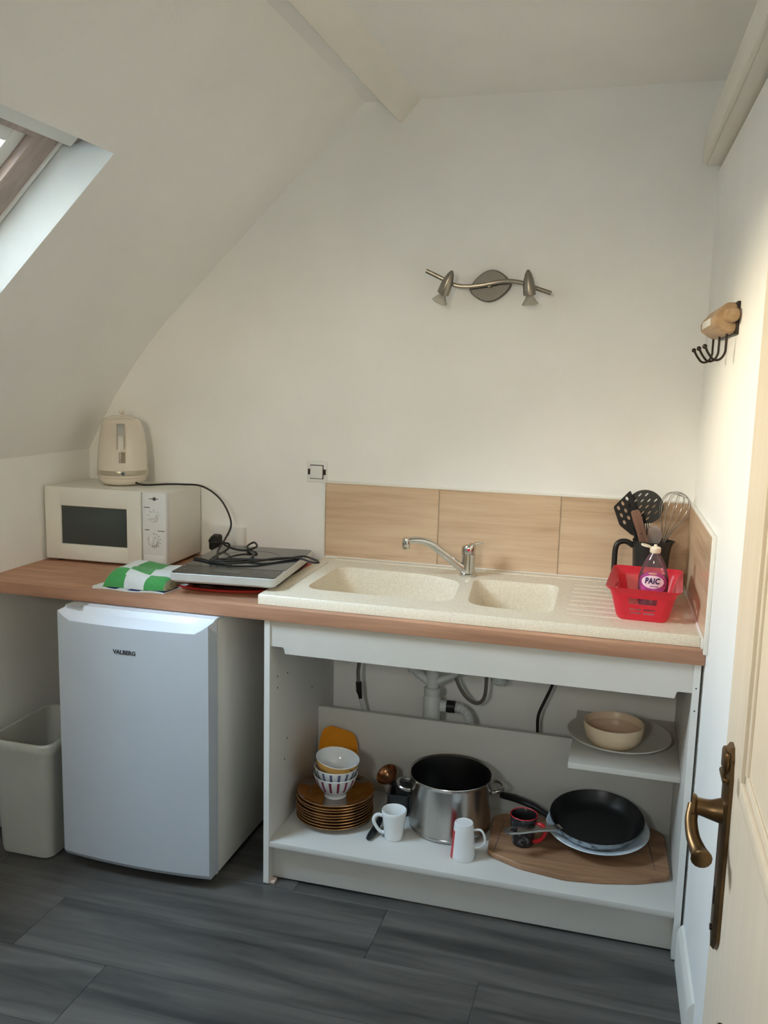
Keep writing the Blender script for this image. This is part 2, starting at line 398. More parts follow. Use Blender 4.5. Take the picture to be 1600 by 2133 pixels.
# back wall (follows the roof line) and its tiles
bm = bmesh.new()
poly = [(XL-.1, -.05), (.16, -.05), (.16, 2.46), (-1.02, 2.46), (-1.08, zs_(-1.08))] + list(reversed(prof[:-1])) + [(XL-.1, 1.2)]
prism(bm, poly, 0.0, 0.1, lambda a, b, z: (a, z, b))
wall_back = struct(obj('wall_back', bm, 'wall', smooth=0), 'off-white back wall behind the sink')
ZTI, ZTB = 1.155, 0.894
def tile_piece(parent, x0, x1):
    return part('tile', 'travertine', parent, box, x0+.0015, x1-.0015, -.009, 0.0, ZTB, ZTI, .0012, 1, smooth=0)
for i in range(3): tile_piece(wall_back, -1.212+.404*i, -1.212+.404*(i+1))
part('grout_joint', 'grout', wall_back, box, -1.212, -.004, -.005, 0.0, ZTB, ZTI, smooth=0)
part('edge_strip', 'silicone', wall_back, box, -1.216, -.004, -.010, 0.0, ZTI, ZTI+.007, .002)
part('edge_strip', 'silicone', wall_back, box, -1.2175, -1.2125, -.010, 0.0, ZTB, ZTI+.007, .002)
part('sealant_bead', 'silicone', wall_back, tube, [(-1.21, -.010, .8945), (-.02, -.010, .8945)], .004, 6)

# knee wall
bm = bmesh.new(); box(bm, XL-.1, XL, YB, 0, -.05, 1.231)
struct(obj('wall_left', bm, 'wall', smooth=0), 'low off-white knee wall under the sloping ceiling')

# roof slope with the skylight opening
SY0, SY1, SX0, SX1 = -1.76, -0.892, -1.96, -1.464      # opening
nrm = Vector((-AS, 0, 1)).normalized()
bm = bmesh.new()
xs = sorted(set([p[0] for p in prof] + [SX0]))
def pz(x):
    for (a, za), (b, zb) in zip(prof, prof[1:]):
        if a-1e-9 <= x <= b+1e-9: return za+(zb-za)*(x-a)/(b-a)
ysl = [YB, SY0, SY1, 0.0]
def quad(ps): bm.faces.new([bm.verts.new(p) for p in ps])
for xa, xb in zip(xs, xs[1:]):
    for ya, yb in zip(ysl, ysl[1:]):
        if ya == SY0 and xa >= SX0-1e-6 and xb <= SX1+1e-6: continue
        quad([(xa, ya, pz(xa)), (xb, ya, pz(xb)), (xb, yb, pz(xb)), (xa, yb, pz(xa))])
bmesh.ops.remove_doubles(bm, verts=bm.verts[:], dist=1e-5)
DP = 0.20; P0x = SX0
geo = bmesh.ops.extrude_face_region(bm, geom=bm.faces[:])
bmesh.ops.translate(bm, verts=[v for v in geo['geom'] if isinstance(v, bmesh.types.BMVert)], vec=nrm*DP)
bm.normal_update()
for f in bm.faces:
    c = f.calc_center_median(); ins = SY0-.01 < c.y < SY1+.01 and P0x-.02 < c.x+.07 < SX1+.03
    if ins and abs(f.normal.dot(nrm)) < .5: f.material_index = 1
slope = struct(obj('wall_sloped', bm, ['wall', 'reveal_dimmed'], smooth=14), 'white sloping attic ceiling with a roof window')
# flat ceiling
bm = bmesh.new(); box(bm, -1.16, .2, YB, 0.0, 2.402, 2.6)
struct(obj('ceiling', bm, 'wall', smooth=0), 'white flat ceiling strip above the sink')
# purlin between slope and flat ceiling
bm = bmesh.new()
prism(bm, round_poly([(-.978, 2.329), (-.921, 2.390), (-.905, 2.42), (-1.02, 2.52), (-1.068, 2.42)], .006, 2), YB, 0.0, lambda a, b, z: (a, z, b))
struct(obj('trim_1', bm, 'beam_paint', smooth=30), 'painted roof beam running along the top of the slope')

# right wall (slightly skewed), with tiles, beam and baseboard
WR = semp('wall_right', 'off-white right wall with a tile upstand', (0, 0, 0), KR)
part('wall_panel', 'wall', WR, box, 0, .12, YB, .005, -.05, 2.150, smooth=0)
part('upper_wall', 'wall', WR, box, .03, .12, YB, .005, 2.14, 2.5, smooth=0)
part('tile', 'travertine', WR, box, -.009, 0, -.638, -.010, ZTB, ZTI, .0012, 1, smooth=0)
part('edge_strip', 'silicone', WR, box, -.011, 0.0, -.644, -.004, ZTI, ZTI+.008, .002)
part('edge_strip', 'silicone', WR, box, -.011, 0.0, -.648, -.638, .862, ZTI+.008, .002)
part('sealant_bead', 'silicone', WR, tube, [(-.0105, -.588, .8935), (-.0105, -.014, .8935)], .0045, 6)
part('sealant_end', 'silicone', WR, box, -.0125, 0, -.600, -.586, .8625, .8945, .002)
part('corner_joint', 'grout', WR, box, -.0055, 0, -.638, 0, ZTB, ZTI, smooth=0)
B2 = semp('trim_2', 'painted beam boxed along the top of the right wall', (0, 0, 0), KR)
part('beam_face', 'beam_paint', B2, box, -.048, -.034, YB, -.001, 2.168, 2.250, .003)
part('beam_soffit', 'beam_paint', B2, box, -.034, .03, YB, -.001, 2.164, 2.250, .002)
bm = bmesh.new()
pf = [(0, 0), (-.016, 0), (-.016, .085), (-.013, .100), (-.006, .112), (0, .114)]
prism(bm, pf, -.925, -.615, lambda a, b, z: (a, z, b))
bb = struct(obj('baseboard_right', bm, 'paint_white', smooth=40), 'short white baseboard beside the sink cabinet'); bb.rotation_euler = (0, 0, KR)
# wall behind the viewer with an unseen window added to brighten the back wall
WX0, WX1, WZ0, WZ1 = -1.02, -.62, 1.74, 2.12
bm = bmesh.new()
for a_, b_, c_, d_ in ((XL-.1, WX0, -.05, 2.6), (WX1, .4, -.05, 2.6), (WX0, WX1, -.05, WZ0), (WX0, WX1, WZ1, 2.6)): box(bm, a_, b_, YB-.1, YB, c_, d_)
struct(obj('wall_front', bm, 'wall', smooth=0), 'off-white wall behind the viewer')
w2 = semp('fill_window', 'added unseen fill window in the wall behind the viewer')
part('frame', 'pvc', w2, lambda bm: [box(bm, a_, b_, YB-.08, YB-.03, c_, d_, .004) for a_, b_, c_, d_ in ((WX0, WX0+.03, WZ0, WZ1), (WX1-.03, WX1, WZ0, WZ1), (WX0+.03, WX1-.03, WZ0, WZ0+.03), (WX0+.03, WX1-.03, WZ1-.03, WZ1))])
part('pane', 'glass_pane', w2, lambda bm: box(bm, WX0+.03, WX1-.03, YB-.058, YB-.052, WZ0+.03, WZ1-.03))
p2 = bpy.data.lights.new('fill_window_portal', 'AREA'); p2.shape = 'RECTANGLE'; p2.size = WX1-WX0; p2.size_y = WZ1-WZ0; p2.cycles.is_portal = True
p2o = bpy.data.objects.new('fill_window_portal', p2); COL.objects.link(p2o)
p2o.matrix_world = Matrix(((1, 0, 0, (WX0+WX1)/2), (0, 0, -1, YB-.11), (0, 1, 0, (WZ0+WZ1)/2), (0, 0, 0, 1)))

# skylight window: frame, vent bar, sash, pane
tdir = Vector((1, 0, AS)).normalized()
P0 = Vector((SX0, 0, zs_(SX0)))
LEN = (Vector((SX1, 0, zs_(SX1)))-P0).length
win = semp('window_1', 'roof window with pale frame in the slope')
def sl(a, yv, n): v = P0 + tdir*a + nrm*n; return (v.x, yv, v.z)
def slbox(bm, a0, a1, y0, y1, n0, n1, bev=.002):
    b = bmesh.new(); box(b, a0, a1, y0, y1, n0, n1, bev)
    for v in b.verts: v.co = Vector(sl(v.co.x, v.co.y, v.co.z))
    tmp = bpy.data.meshes.new('x'); b.to_mesh(tmp); b.free(); bm.from_mesh(tmp); bpy.data.meshes.remove(tmp)
for nm, a0, a1, y0, y1 in (('frame_side', -.05, LEN+.05, SY1-.092, SY1+.02), ('frame_side', -.05, LEN+.05, SY0-.02, SY0+.092), ('frame_head', LEN-.100, LEN+.05, SY0+.092, SY1-.092), ('frame_sill', -.05, .05, SY0+.092, SY1-.092)):
    part(nm, 'frame_wood', win, slbox, a0, a1, y0, y1, .125, .215)
part('reveal_bead', 'pvc', win, slbox, 0, LEN-.01, SY1-.012, SY1-.002, .118, .130)
part('vent_bar', 'pvc', win, slbox, LEN-.062, LEN-.022, SY0+.05, SY1-.040, .070, .120, .006)
part('vent_bar_bracket', 'frame_wood', win, slbox, LEN-.055, LEN-.010, SY1-.038, SY1-.010, .085, .1245, .003)
for nm, a0, a1, y0, y1 in (('sash_side', .05, LEN-.100, SY1-.138, SY1-.093), ('sash_side', .05, LEN-.100, SY0+.093, SY0+.138), ('sash_head', LEN-.145, LEN-.101, SY0+.138, SY1-.138), ('sash_foot', .051, .105, SY0+.138, SY1-.138)):
    part(nm, 'pvc', win, slbox, a0, a1, y0, y1, .145, .20, .004)
part('handle_bar', 'pvc', win, slbox, LEN-.138, LEN-.120, SY0+.2, SY1-.2, .125, .1455, .004)
part('pane', 'glass_pane', win, slbox, .10, LEN-.140, SY0+.133, SY1-.133, .172, .178, 0)
zc = nrm*-1; q = sl(LEN/2, (SY0+SY1)/2, .23)
po.matrix_world = Matrix(((0, tdir.x, nrm.x, q[0]), (-1, tdir.y, nrm.y, q[1]), (0, tdir.z, nrm.z, q[2]), (0, 0, 0, 1)))
pd.size = SY1-SY0; pd.size_y = LEN

# door standing open along the right wall, its lever facing the room
D = semp('door_1', 'cream painted door standing open with antique brass lever handle', (-.052, -1.715, 0), KR*.4)
part('leaf', 'door_paint', D, box, 0, .034, -.80, -.03, .012, 2.03, .006)
part('rebate_lip', 'door_paint', D, box, .013, .034, -.07, .000, .012, 2.03, .005)
for z0, z1 in ((.16, .80), (1.08, 1.88)):
    def ring(bm, z0=z0, z1=z1):
        for a, b in ((.0, .022), (.022, .034)):
            h = -.007 if a == 0 else -.003
            for (ya, yb, za, zb) in ((-.20-a, -.20-b, z0+a, z1-a), (-.66+a, -.66+b, z0+a, z1-a), (-.66+a, -.20-a, z0+a, z0+b), (-.66+a, -.20-a, z1-b, z1-a)):
                box(bm, h, .001, min(ya, yb), max(ya, yb), za, zb, .002)
    part('panel_moulding', 'door_paint', D, ring)
def plate(bm):
    zc = .962; H = .135
    out = [(-.022, -.105), (-.022, .10), (-.016, .115), (-.017, .123), (-.009, .136), (.009, .136), (.017, .123), (.016, .115), (.022, .10), (.022, -.105), (.016, -.118), (0, -.134), (-.016, -.118)]
    loft(bm, [[(.0, -.105+a*1.0, zc+b) for a, b in out], [(-.004, -.105+a, zc+b) for a, b in out], [(-.008, -.105+a*.72, zc+b*.965) for a, b in out]])
pl = part('handle_plate', 'brass', D, plate)
part('plate_cap', 'brass', pl, lambda bm: [box(bm, -.013, -.004, -.124, -.086, 1.055, 1.062, .003), box(bm, -.012, -.004, -.120, -.090, 1.064, 1.092, .006)])
part('screw', 'iron', pl, lambda bm: tube(bm, [(-.004, -.105, .858), (-.0105, -.105, .858)], .004, 8))
part('keyhole', 'dark_gap', pl, lambda bm: box(bm, -.0092, -.007, -.108, -.102, .890, .912, .001))
def lever(bm):
    pts = smooth_path([(-.006, -.105, 1.012), (-.020, -.105, 1.012), (-.034, -.105, 1.014), (-.042, -.104, 1.014)], 4)
    n = len(pts); tube(bm, pts, [.0165-.006*math.sin(PI*i/(n-1)*.75) + (.003 if i > n-4 else 0) for i in range(n)], 14)
    pts = smooth_path([(-.040, -.102, 1.014), (-.043, -.114, 1.000), (-.041, -.130, .986), (-.036, -.146, .978), (-.033, -.156, .975), (-.0325, -.162, .974)], 5)
    n = len(pts); tube(bm, pts, [(.0072+.0075*(i/n)**2)*(1 if i < n-3 else (.92, .70, .25)[i-n+3]) for i in range(n)], 14)
part('lever_handle', 'brass', D, lever)

# ------------------------------------------------------------------ worktop
W = thing('worktop', 'beech block worktop running under the sink and microwave', 'worktop', (XL, -.616, ZT-.038))
def slab(bm):
    def rg(pts):
        v = [bm.verts.new((a, b, 0)) for a, b in pts]; return [bm.edges.new((v[i], v[(i+1) % len(v)])) for i in range(len(v))]
    es = rg([(.001, 0), (2.1715, 0), (2.1535, .614), (.001, .614)]) + rg(rrect(1.02, 1.80, .10, .50, .03, 4))
    bmesh.ops.triangle_fill(bm, edges=es, use_beauty=True)
    g = bmesh.ops.extrude_face_region(bm, geom=bm.faces[:]); bmesh.ops.translate(bm, verts=[v for v in g['geom'] if isinstance(v, bmesh.types.BMVert)], vec=(0, 0, .038))
    bmesh.ops.recalc_face_normals(bm, faces=bm.faces[:])
    es = [e for e in bm.edges if len(e.link_faces) == 2 and e.calc_face_angle() > 1 and all(abs(v.co.y) < 1e-5 for v in e.verts)]
    bmesh.ops.bevel(bm, geom=es, offset=.003, segments=2, profile=.5, affect='EDGES')
part('slab', 'worktop', W, slab)

# ------------------------------------------------------------------ sink
SK = thing('kitchen_sink', 'cream speckled resin sink with two bowls and ribbed drainer', 'sink', (-1.214, -.586, ZT))
def V(x, y): return (x+1.214, y+.586)
out_ = [V(*p) for p in round_poly([(-1.214, -.586), (.0076, -.586), (-.0098, -.012), (-1.214, -.012)], .006, 3)]
bowl1 = [V(*p) for p in round_poly([(-1.115, -.470), (-.660, -.478), (-.688, -.205), (-.80, -.150), (-1.115, -.135)], [.06, .07, .05, .10, .06], 6)]
bowl2 = [V(*p) for p in round_poly([(-.618, -.480), (-.375, -.500), (-.385, -.140), (-.655, -.150)], [.06, .06, .05, .05], 6)]
grooves = [[V(*p) for p in round_poly([(-1.163, -.50), (-1.156, -.50), (-1.168, -.075), (-1.175, -.075)], .003, 2)]]
for i in range(8):
    yy = -.485+.052*i; grooves.append([V(*p) for p in round_poly([(-.345, yy), (-.035, yy), (-.035, yy+.012), (-.345, yy+.012)], .005, 2)])
TH = .030
bm = bmesh.new()
def ring_edges(pts, z):
    vs = [bm.verts.new((a, b, z)) for a, b in pts]
    return vs, [bm.edges.new((vs[i], vs[(i+1) % len(vs)])) for i in range(len(vs))]
ovs, es = ring_edges([(a+(-.0025 if a > .6 else .0025), b+(.0025 if b < .3 else -.0025)) for a, b in out_], TH)
holes = [ring_edges(p, TH) for p in (bowl1, bowl2, *grooves)]
alle = es[:]
for h in holes: alle += h[1]
bmesh.ops.triangle_fill(bm, edges=alle, use_beauty=True)
o2 = [bm.verts.new((a, b, TH-.003)) for a, b in out_]; o3 = [bm.verts.new((a, b, 0.001)) for a, b in out_]
for A_, B_ in ((ovs, o2), (o2, o3)):
    for i in range(len(A_)):
        k = (i+1) % len(A_); bm.faces.new((A_[i], A_[k], B_[k], B_[i]))
for h, gp in zip(holes[2:], grooves):
    cx = sum(p[0] for p in gp)/len(gp); cy = sum(p[1] for p in gp)/len(gp)
    lo = [bm.verts.new((cx+(a-cx)*.985, cy+(b-cy)*.6, TH-.0045)) if gp is not grooves[0] else bm.verts.new((cx+(a-cx)*.8, cy+(b-cy)*.99, TH-.006)) for a, b in gp]
    for i in range(len(lo)):
        k = (i+1) % len(lo); bm.faces.new((h[0][i], h[0][k], lo[k], lo[i]))
    bm.faces.new(lo)
obj('deck', bm, 'sink_resin', SK, 40)
def bowl_part(pts, depth):
    cx = sum(p[0] for p in pts)/len(pts); cy = sum(p[1] for p in pts)/len(pts)
    rings = []
    for s, d in ((1, 0), (.992, .004), (.975, .014), (.955, .06), (.93, .115), (.89, .15), (.80, .168), (.5, .175), (.10, .178)):
        rings.append([(cx+(a-cx)*s, cy+(b-cy)*s, TH-d*depth/.178) for a, b in pts])
    b = bmesh.new(); loft(b, rings, False, True); return b, cx, cy
for pts, dep in ((bowl1, .17), (bowl2, .15)):
    b, cx, cy = bowl_part(pts, dep); bo = obj('bowl', b, 'sink_resin', SK, 50)
    part('drain_grid', 'chrome', bo, lambda bm: lathe(bm, [(0, TH-dep+.004), (.03, TH-dep+.004), (.04, TH-dep+.001), (.042, TH-dep+.0005)], 24, cx=cx, cy=cy))
part('back_ledge', 'sink_resin', SK, box, .05, 1.19, .545, .574, TH-.001, TH+.004, .0018)

# ------------------------------------------------------------------ mixer tap
T = thing('mixer_tap', 'chrome single-lever mixer tap with swivel spout over the sink', 'tap', (-.683, -.112, ZT+.0305))
part('base_ring', 'chrome', T, lathe, [(0, 0), (.028, 0), (.028, .006), (.022, .010), (0, .010)], 28)
part('body', 'chrome', T, lathe, [(0, .009), (.0215, .009), (.0215, .070), (.0225, .072), (0, .072)], 28)
def capf(bm):
    loft(bm, [[(.0225*math.cos(t)*s, .0225*math.sin(t)*s, z+.010*math.cos(t)*k) for t in [2*PI*i/24 for i in range(24)]] for s, z, k in ((1, .073, 0), (1.0, .086, .15), (.97, .096, .45), (.80, .102, .5), (.3, .103, .5))])
hd = part('head', 'chrome', T, capf)
part('lever', 'chrome', hd, lambda bm: tube(bm, smooth_path([(.010, .006, .100), (.026, .020, .104), (.040, .034, .105)], 3), [.006, .006, .0055, .005, .0045, .004, .004], 8))
part('hot_dot', 'mug_red', hd, lambda bm: tube(bm, [(.004, -.0215, .088), (.0045, -.0238, .088)], .0045, 10))
def spout(bm):
    pts = smooth_path([(-.008, -.002, .014), (-.050, -.027, .052), (-.094, -.053, .092), (-.112, -.064, .107), (-.134, -.076, .117), (-.158, -.088, .120), (-.180, -.098, .118)], 5)
    n = len(pts); tube(bm, pts, [.0135-.003*i/n for i in range(n)], 14)
spo = part('spout', 'chrome', T, spout)
part('aerator', 'chrome', spo, lambda bm: lathe(bm, [(0, .092), (.011, .092), (.0125, .096), (.0125, .118), (.010, .127), (0, .128)], 20, cx=-.184, cy=-.100))

# ------------------------------------------------------------------ light switch, socket
S = thing('light_switch', 'white wall switch with exposed metal clips above the tiles', 'switch', (-1.246, -.0, 1.191))
part('mount_plate', 'pvc', S, lambda bm: box(bm, -.037, .037, -.006, 0, -.037, .037, .003))
part('rocker', 'pvc', S, lambda bm: box(bm, -.022, .022, -.017, -.006, -.022, .022, .003))
for a in (-1, 1): part('metal_clip', 'iron', S, lambda bm: box(bm, a*.029-.004, a*.029+.004, -.0085, -.005, -.010, .010, .001))
part('claw_frame', 'iron', S, lambda bm: [box(bm, -.0245, .0245, -.0078, -.005, -.0245, .0245, .001)])
S = thing('wall_socket', 'white surface-mounted wall socket behind the hotplate', 'socket', (-1.572, 0, .937))
part('back_box', 'pvc', S, lambda bm: box(bm, -.062, .058, -.028, 0, -.036, .040, .004))
part('cover_seam', 'pvc', S, lambda bm: box(bm, .006, .056, -.0305, -.0275, -.032, .037, .002))
part('screw', 'iron', S, lambda bm: tube(bm, [(.0, -.0275, .012), (.0, -.0296, .012)], .0025, 8))
PLG = thing('power_plug', 'black power plug pushed into the wall socket', 'plug', (-1.615, -.0285, .925))
part('plug_body', 'black_plastic', PLG, lambda bm: loft(bm, [[(a*s, yv, b*s-.004*k) for a, b in rrect(-.019, .019, -.024, .024, .010, 4)] for k, (s, yv) in enumerate(((1, -.001), (1, -.020), (.9, -.034), (.6, -.042)))]))
part('plug_cord', 'cable', PLG, lambda bm: tube(bm, smooth_path([(0, -.036, -.016), (0, -.046, -.034), (-.003, -.047, -.050), (-.004, -.045, -.0585)], 4), .0035, 8))

# ------------------------------------------------------------------ wall spot lamp
LP = thing('wall_spotlight', 'brushed nickel two-spot wall light with curved bar above the sink', 'wall light', (-.664, 0, 1.818))
def lens_plate(bm):
    o = []
    for k in range(25):
        t = k/24; o.append((-.068+.136*t, .053*math.sin(PI*t)**.75 + .018*(t-.5)*2*.4 - .002))
    for k in range(1, 24):
        t = 1-k/24; o.append((-.068+.136*t, -.045*math.sin(PI*t)**.75 - .004+.018*(t-.5)*2*.4))
    loft(bm, [[(a, 0, b) for a, b in o], [(a, -.014, b) for a, b in o], [(a*.93, -.020, b*.93) for a, b in o]])
part('back_plate', 'nickel_plate', LP, lens_plate)
part('curved_bar', 'nickel', LP, lambda bm: tube(bm, smooth_path([(-.200, -.062, .044), (-.150, -.058, .021), (-.108, -.054, .0), (-.070, -.050, -.004), (-.02, -.046, .001), (.03, -.046, .010), (.07, -.050, .012), (.115, -.054, .004), (.150, -.058, -.010), (.198, -.064, -.026)], 5), .0068, 10))
part('bar_post', 'nickel', LP, lambda bm: tube(bm, [(0, -.015, .004), (0, -.044, .004)], .009, 12))
def spot(px, pz_, tilt, roll_):
    h = bpy.data.objects.new('spot_head', None)
    hb = bmesh.new()
    lathe(hb, [(0, .042), (.0045, .040), (.010, .030), (.0155, .012), (.0185, -.008), (.0195, -.030), (.0188, -.036), (.013, -.037), (.012, -.030), (0, -.030)], 24)
    h = obj('spot_head', hb, 'nickel', LP, 40); h.location = (px, -.078, pz_); h.rotation_euler = (tilt, roll_, 0)
    bb_ = bmesh.new(); lathe(bb_, [(0, -.030), (.010, -.032), (.012, -.040), (.018, -.050), (.025, -.060), (.0262, -.064), (.024, -.066), (.016, -.068), (0, -.069)], 24)
    b = obj('halogen_bulb', bb_, 'lamp_glass', h, 40)
    part('joint_knob', 'nickel', h, lambda bm: tube(bm, [(.0, .004, .002), (.0, .024, .002)], .007, 10))
    return h
spot(-.127, .004, .18, .42); spot(.130, .002, .12, -.10)

# ------------------------------------------------------------------ coat hook on the right wall
HK = thing('coat_hook', 'small wooden wall rack with three bent iron hooks', 'hook', (.0155, -.545, 1.676), KR)
part('back_plate', 'iron', HK, lambda bm: box(bm, -.006, 0, -.180, .165, -.036, .038, .001))
def hk_block(bm):
    o = round_poly([(0, -.036), (-.018, -.036), (-.046, -.018), (-.046, .006), (-.022, .034), (0, .034)], .008, 3)
    loft(bm, [[(a-.006, yv, b*s+.002) for a, b in o] for yv, s in ((-.172, .88), (-.162, 1), (.14, 1), (.155, .86))])
part('wood_block', 'hook_wood', HK, hk_block)
part('peg', 'hook_wood', HK, lambda bm: tube(bm, [(-.018, -.165, .006), (-.018, -.205, .006), (-.018, -.212, .006)], [.017, .017, .013], 18))
part('label_plate', 'paint_white', HK, lambda bm: box(bm, -.0535, -.0515, -.09, .10, -.012, .006, .001))
for yy in (-.142, .0, .135):
    def hook(bm, yy=yy):
        tube(bm, smooth_path([(-.020, yy, -.030), (-.020, yy, -.055), (-.021, yy, -.076), (-.030, yy, -.091), (-.044, yy, -.093), (-.056, yy, -.080), (-.064, yy, -.066)], 5), .0028, 8)
    hh = part('wire_hook', 'iron', HK, hook)
    part('ball_tip', 'iron', hh, lambda bm: lathe(bm, [(0, -.0058)] + [(.0058*math.cos(t), .0058*math.sin(t)) for t in [-PI/2+PI*k/8 for k in range(1, 8)]] + [(0, .0058)], 12)).location = (-.066, yy, -.063)

# ------------------------------------------------------------------ microwave
MW = thing('microwave_oven', 'white microwave oven with dark window and two dials', 'microwave', (-1.915, -.150, ZT), .03)
mh = .250; x0, x1, yf, yb = -.229, .229, -.135, .135
for a in (-1, 1):
    for b in (-1, 1): part('foot', 'black_plastic', MW, lambda bm: lathe(bm, [(0, 0), (.014, 0), (.014, .010), (0, .010)], 14, cx=a*.19, cy=b*.10))
part('body', 'mw_white', MW, lambda bm: box(bm, x0, x1, yf+.022, yb, .010, .010+mh, .007))
def mw_door(bm):
    xa, xb, za, zb = x0-.002, .138, .008, .012+mh; wx0, wx1, wz0, wz1 = -.168, .082, .064, .196
    box(bm, xa, wx0, yf, yf+.024, za, zb, .005); box(bm, wx1, xb, yf, yf+.024, za, zb, .005)
    box(bm, wx0-.008, wx1+.008, yf, yf+.024, za, wz0, .005); box(bm, wx0-.008, wx1+.008, yf, yf+.024, wz1, zb, .005)
d = part('door', 'mw_white', MW, mw_door)
part('door_window', 'mw_window', d, lambda bm: box(bm, -.172, .086, yf+.006, yf+.016, .060, .200, .002))
cp = part('control_panel', 'mw_panel', MW, lambda bm: box(bm, .141, .231, yf, yf+.024, .008, .012+mh, .005))
def dial(zc, rot, r):
    k = bpy.data.objects.new('k', None); bpy.data.objects.remove(k)
    b = bmesh.new(); lathe(b, [(0, 0), (r, 0), (r, .006), (r*.92, .009), (0, .009)], 28); box(b, -r*.26, r*.26, -r*.96, r*.96, .006, .018, .003)
    o = obj('dial', b, 'mw_panel', MW, 35); o.location = (.186, yf, zc); o.rotation_euler = (PI/2, rot, 0); return o
d1 = dial(.178, 1.35, .0165); d2 = dial(.098, .25, .0165)
def ticks(zc, r0, r1, ang):
    def f(bm):
        for a in ang:
            s, c = math.sin(math.radians(a)), math.cos(math.radians(a)); w_ = .0007
            ps = [(.186+r0*s-w_*c, zc+r0*c+w_*s), (.186+r1*s-w_*c, zc+r1*c+w_*s), (.186+r1*s+w_*c, zc+r1*c-w_*s), (.186+r0*s+w_*c, zc+r0*c-w_*s)]
            loft(bm, [[(a_, yf+.0005, b_) for a_, b_ in ps], [(a_, yf-.0006, b_) for a_, b_ in ps]])
    return f
part('dial_ticks', 'grey_print', cp, ticks(.178, .0195, .0245, (0, -40, -75, 75, 40)))
part('dial_ticks', 'dark_print', cp, ticks(.098, .0195, .0255, (0, 25, 50, 80, 110, 140, 160, 180, 200, 215, 230, 245, 260, 275, 290)))
part('dial_ring', 'grey_print', cp, lambda bm: lathe_y(bm, .186, .098))if False else None
def mark(nm, x_, z_, w_, h_, m_='grey_print'): part(nm, m_, cp, lambda bm: box(bm, x_-w_/2, x_+w_/2, yf-.0006, yf+.0005, z_-h_/2, z_+h_/2))
mark('brand_mark', .186, .239, .034, .0022, 'dark_print')
part('brand_ring', 'dark_print', cp, lambda bm: tube(bm, [(.188, yf+.0004, .239), (.188, yf-.0007, .239)], .0060, 18))
part('brand_dot', 'grey_print', cp, lambda bm: tube(bm, [(.188, yf-.0004, .239), (.188, yf-.0010, .239)], .0042, 18))
mark('print_line', .160, .209, .022, .0026); mark('print_line', .160, .133, .016, .0026, 'dark_print'); mark('print_line', .212, .131, .026, .0022)
part('open_button', 'mw_panel', MW, lambda bm: box(bm, .149, .223, yf-.003, yf+.010, .018, .046, .002))

# ------------------------------------------------------------------ kettle on the microwave
K = thing('electric_kettle', 'cream retro electric kettle standing on the microwave', 'kettle', (-1.938, -.122, ZT+.2635))
part('base', 'kettle', K, lathe, [(0, 0), (.066, 0), (.076, .006), (.083, .017), (.084, .024), (.082, .026), (0, .026)], 40)
part('body', 'kettle', K, lathe, [(0, .0265), (.086, .0265), (.0875, .034), (.0875, .055), (.086, .085), (.0825, .130), (.077, .175), (.071, .205), (.066, .222), (.058, .231), (.050, .233), (0, .233)], 48)
part('chrome_band', 'kettle_band', K, lambda bm: lathe(bm, [(.0876, .034), (.0884, .036), (.0882, .050), (.0874, .052)], 48))
part('lid', 'kettle', K, lathe, [(0, .2332), (.050, .2332), (.047, .237), (.030, .241), (0, .242)], 36)
part('lid_knob', 'kettle', K, lathe, [(0, .240), (.006, .241), (.006, .248), (.010, .252), (.009, .258), (0, .260)], 16)
va = math.atan2(-2.80, 1.75)   # towards the viewer
def at_view(r, z, da=0): a = va+da; return (r*math.cos(a), r*math.sin(a), z)
part('power_button', 'chrome', K, lambda bm: tube(bm, [at_view(.085, .043), at_view(.0915, .043)], .008, 16))
part('light_window', 'dark_print', K, lambda bm: tube(bm, [at_view(.091, .043), at_view(.092, .043)], .0042, 12))
def strip(bm, r_off, z0, z1, da, wdt, prof_r):
    rings = []
    for j in range(9):
        z = z0+(z1-z0)*j/8; r = prof_r(z)
        rings.append([at_view(r+o_, z, da+s*wdt/r) for s, o_ in ((-1, -.002), (-1, r_off*.6), (-.6, r_off), (.6, r_off), (1, r_off*.6), (1, -.002))])
    loft(bm, rings)
def kr(z):
    tb = [(.034, .0875), (.055, .0875), (.085, .086), (.130, .082), (.175, .076), (.205, .070), (.220, .066)]
    for (a, ra), (b, rb) in zip(tb, tb[1:]):
        if a <= z <= b: return ra+(rb-ra)*(z-a)/(b-a)
    return .066
hn = part('handle', 'chrome', K, lambda bm: strip(bm, .020, .128, .216, -.06, .0115, kr), smooth=50)
part('handle_grip', 'kettle', K, lambda bm: tube(bm, smooth_path([at_view(.066, .214, -.06), at_view(.092, .210, -.06), at_view(.108, .180, -.06), at_view(.110, .130, -.06), at_view(.100, .085, -.06), at_view(.083, .072, -.06)], 5), .0001, 6)) if False else None
part('water_window', 'kettle_window', K, lambda bm: strip(bm, .0015, .080, .118, -.02, .011, kr), smooth=50)
part('spout_lip', 'kettle', K, lambda bm: loft(bm, [[(math.cos(va+PI)*(r_+x_)-math.sin(va+PI)*y_, math.sin(va+PI)*(r_+x_)+math.cos(va+PI)*y_, z_) for x_, y_ in ((-.02, -.02), (.012, 0), (-.02, .02))] for r_, z_ in ((.072, .170), (.074, .200), (.076, .224))]))
part('power_cord', 'cable', K, lambda bm: tube(bm, smooth_path([(.066, -.030, .010), (.098, -.040, .0042), (.130, -.030, .0042), (.170, .010, .0045), (.225, .020, .006), (.290, .035, .002), (.345, .045, -.030), (.382, .045, -.075), (.402, .04, -.130), (.412, -.03, -.168), (.440, -.14, -.186), (.490, -.24, -.1905), (.55, -.31, -.1905)], 6), .0034, 8))

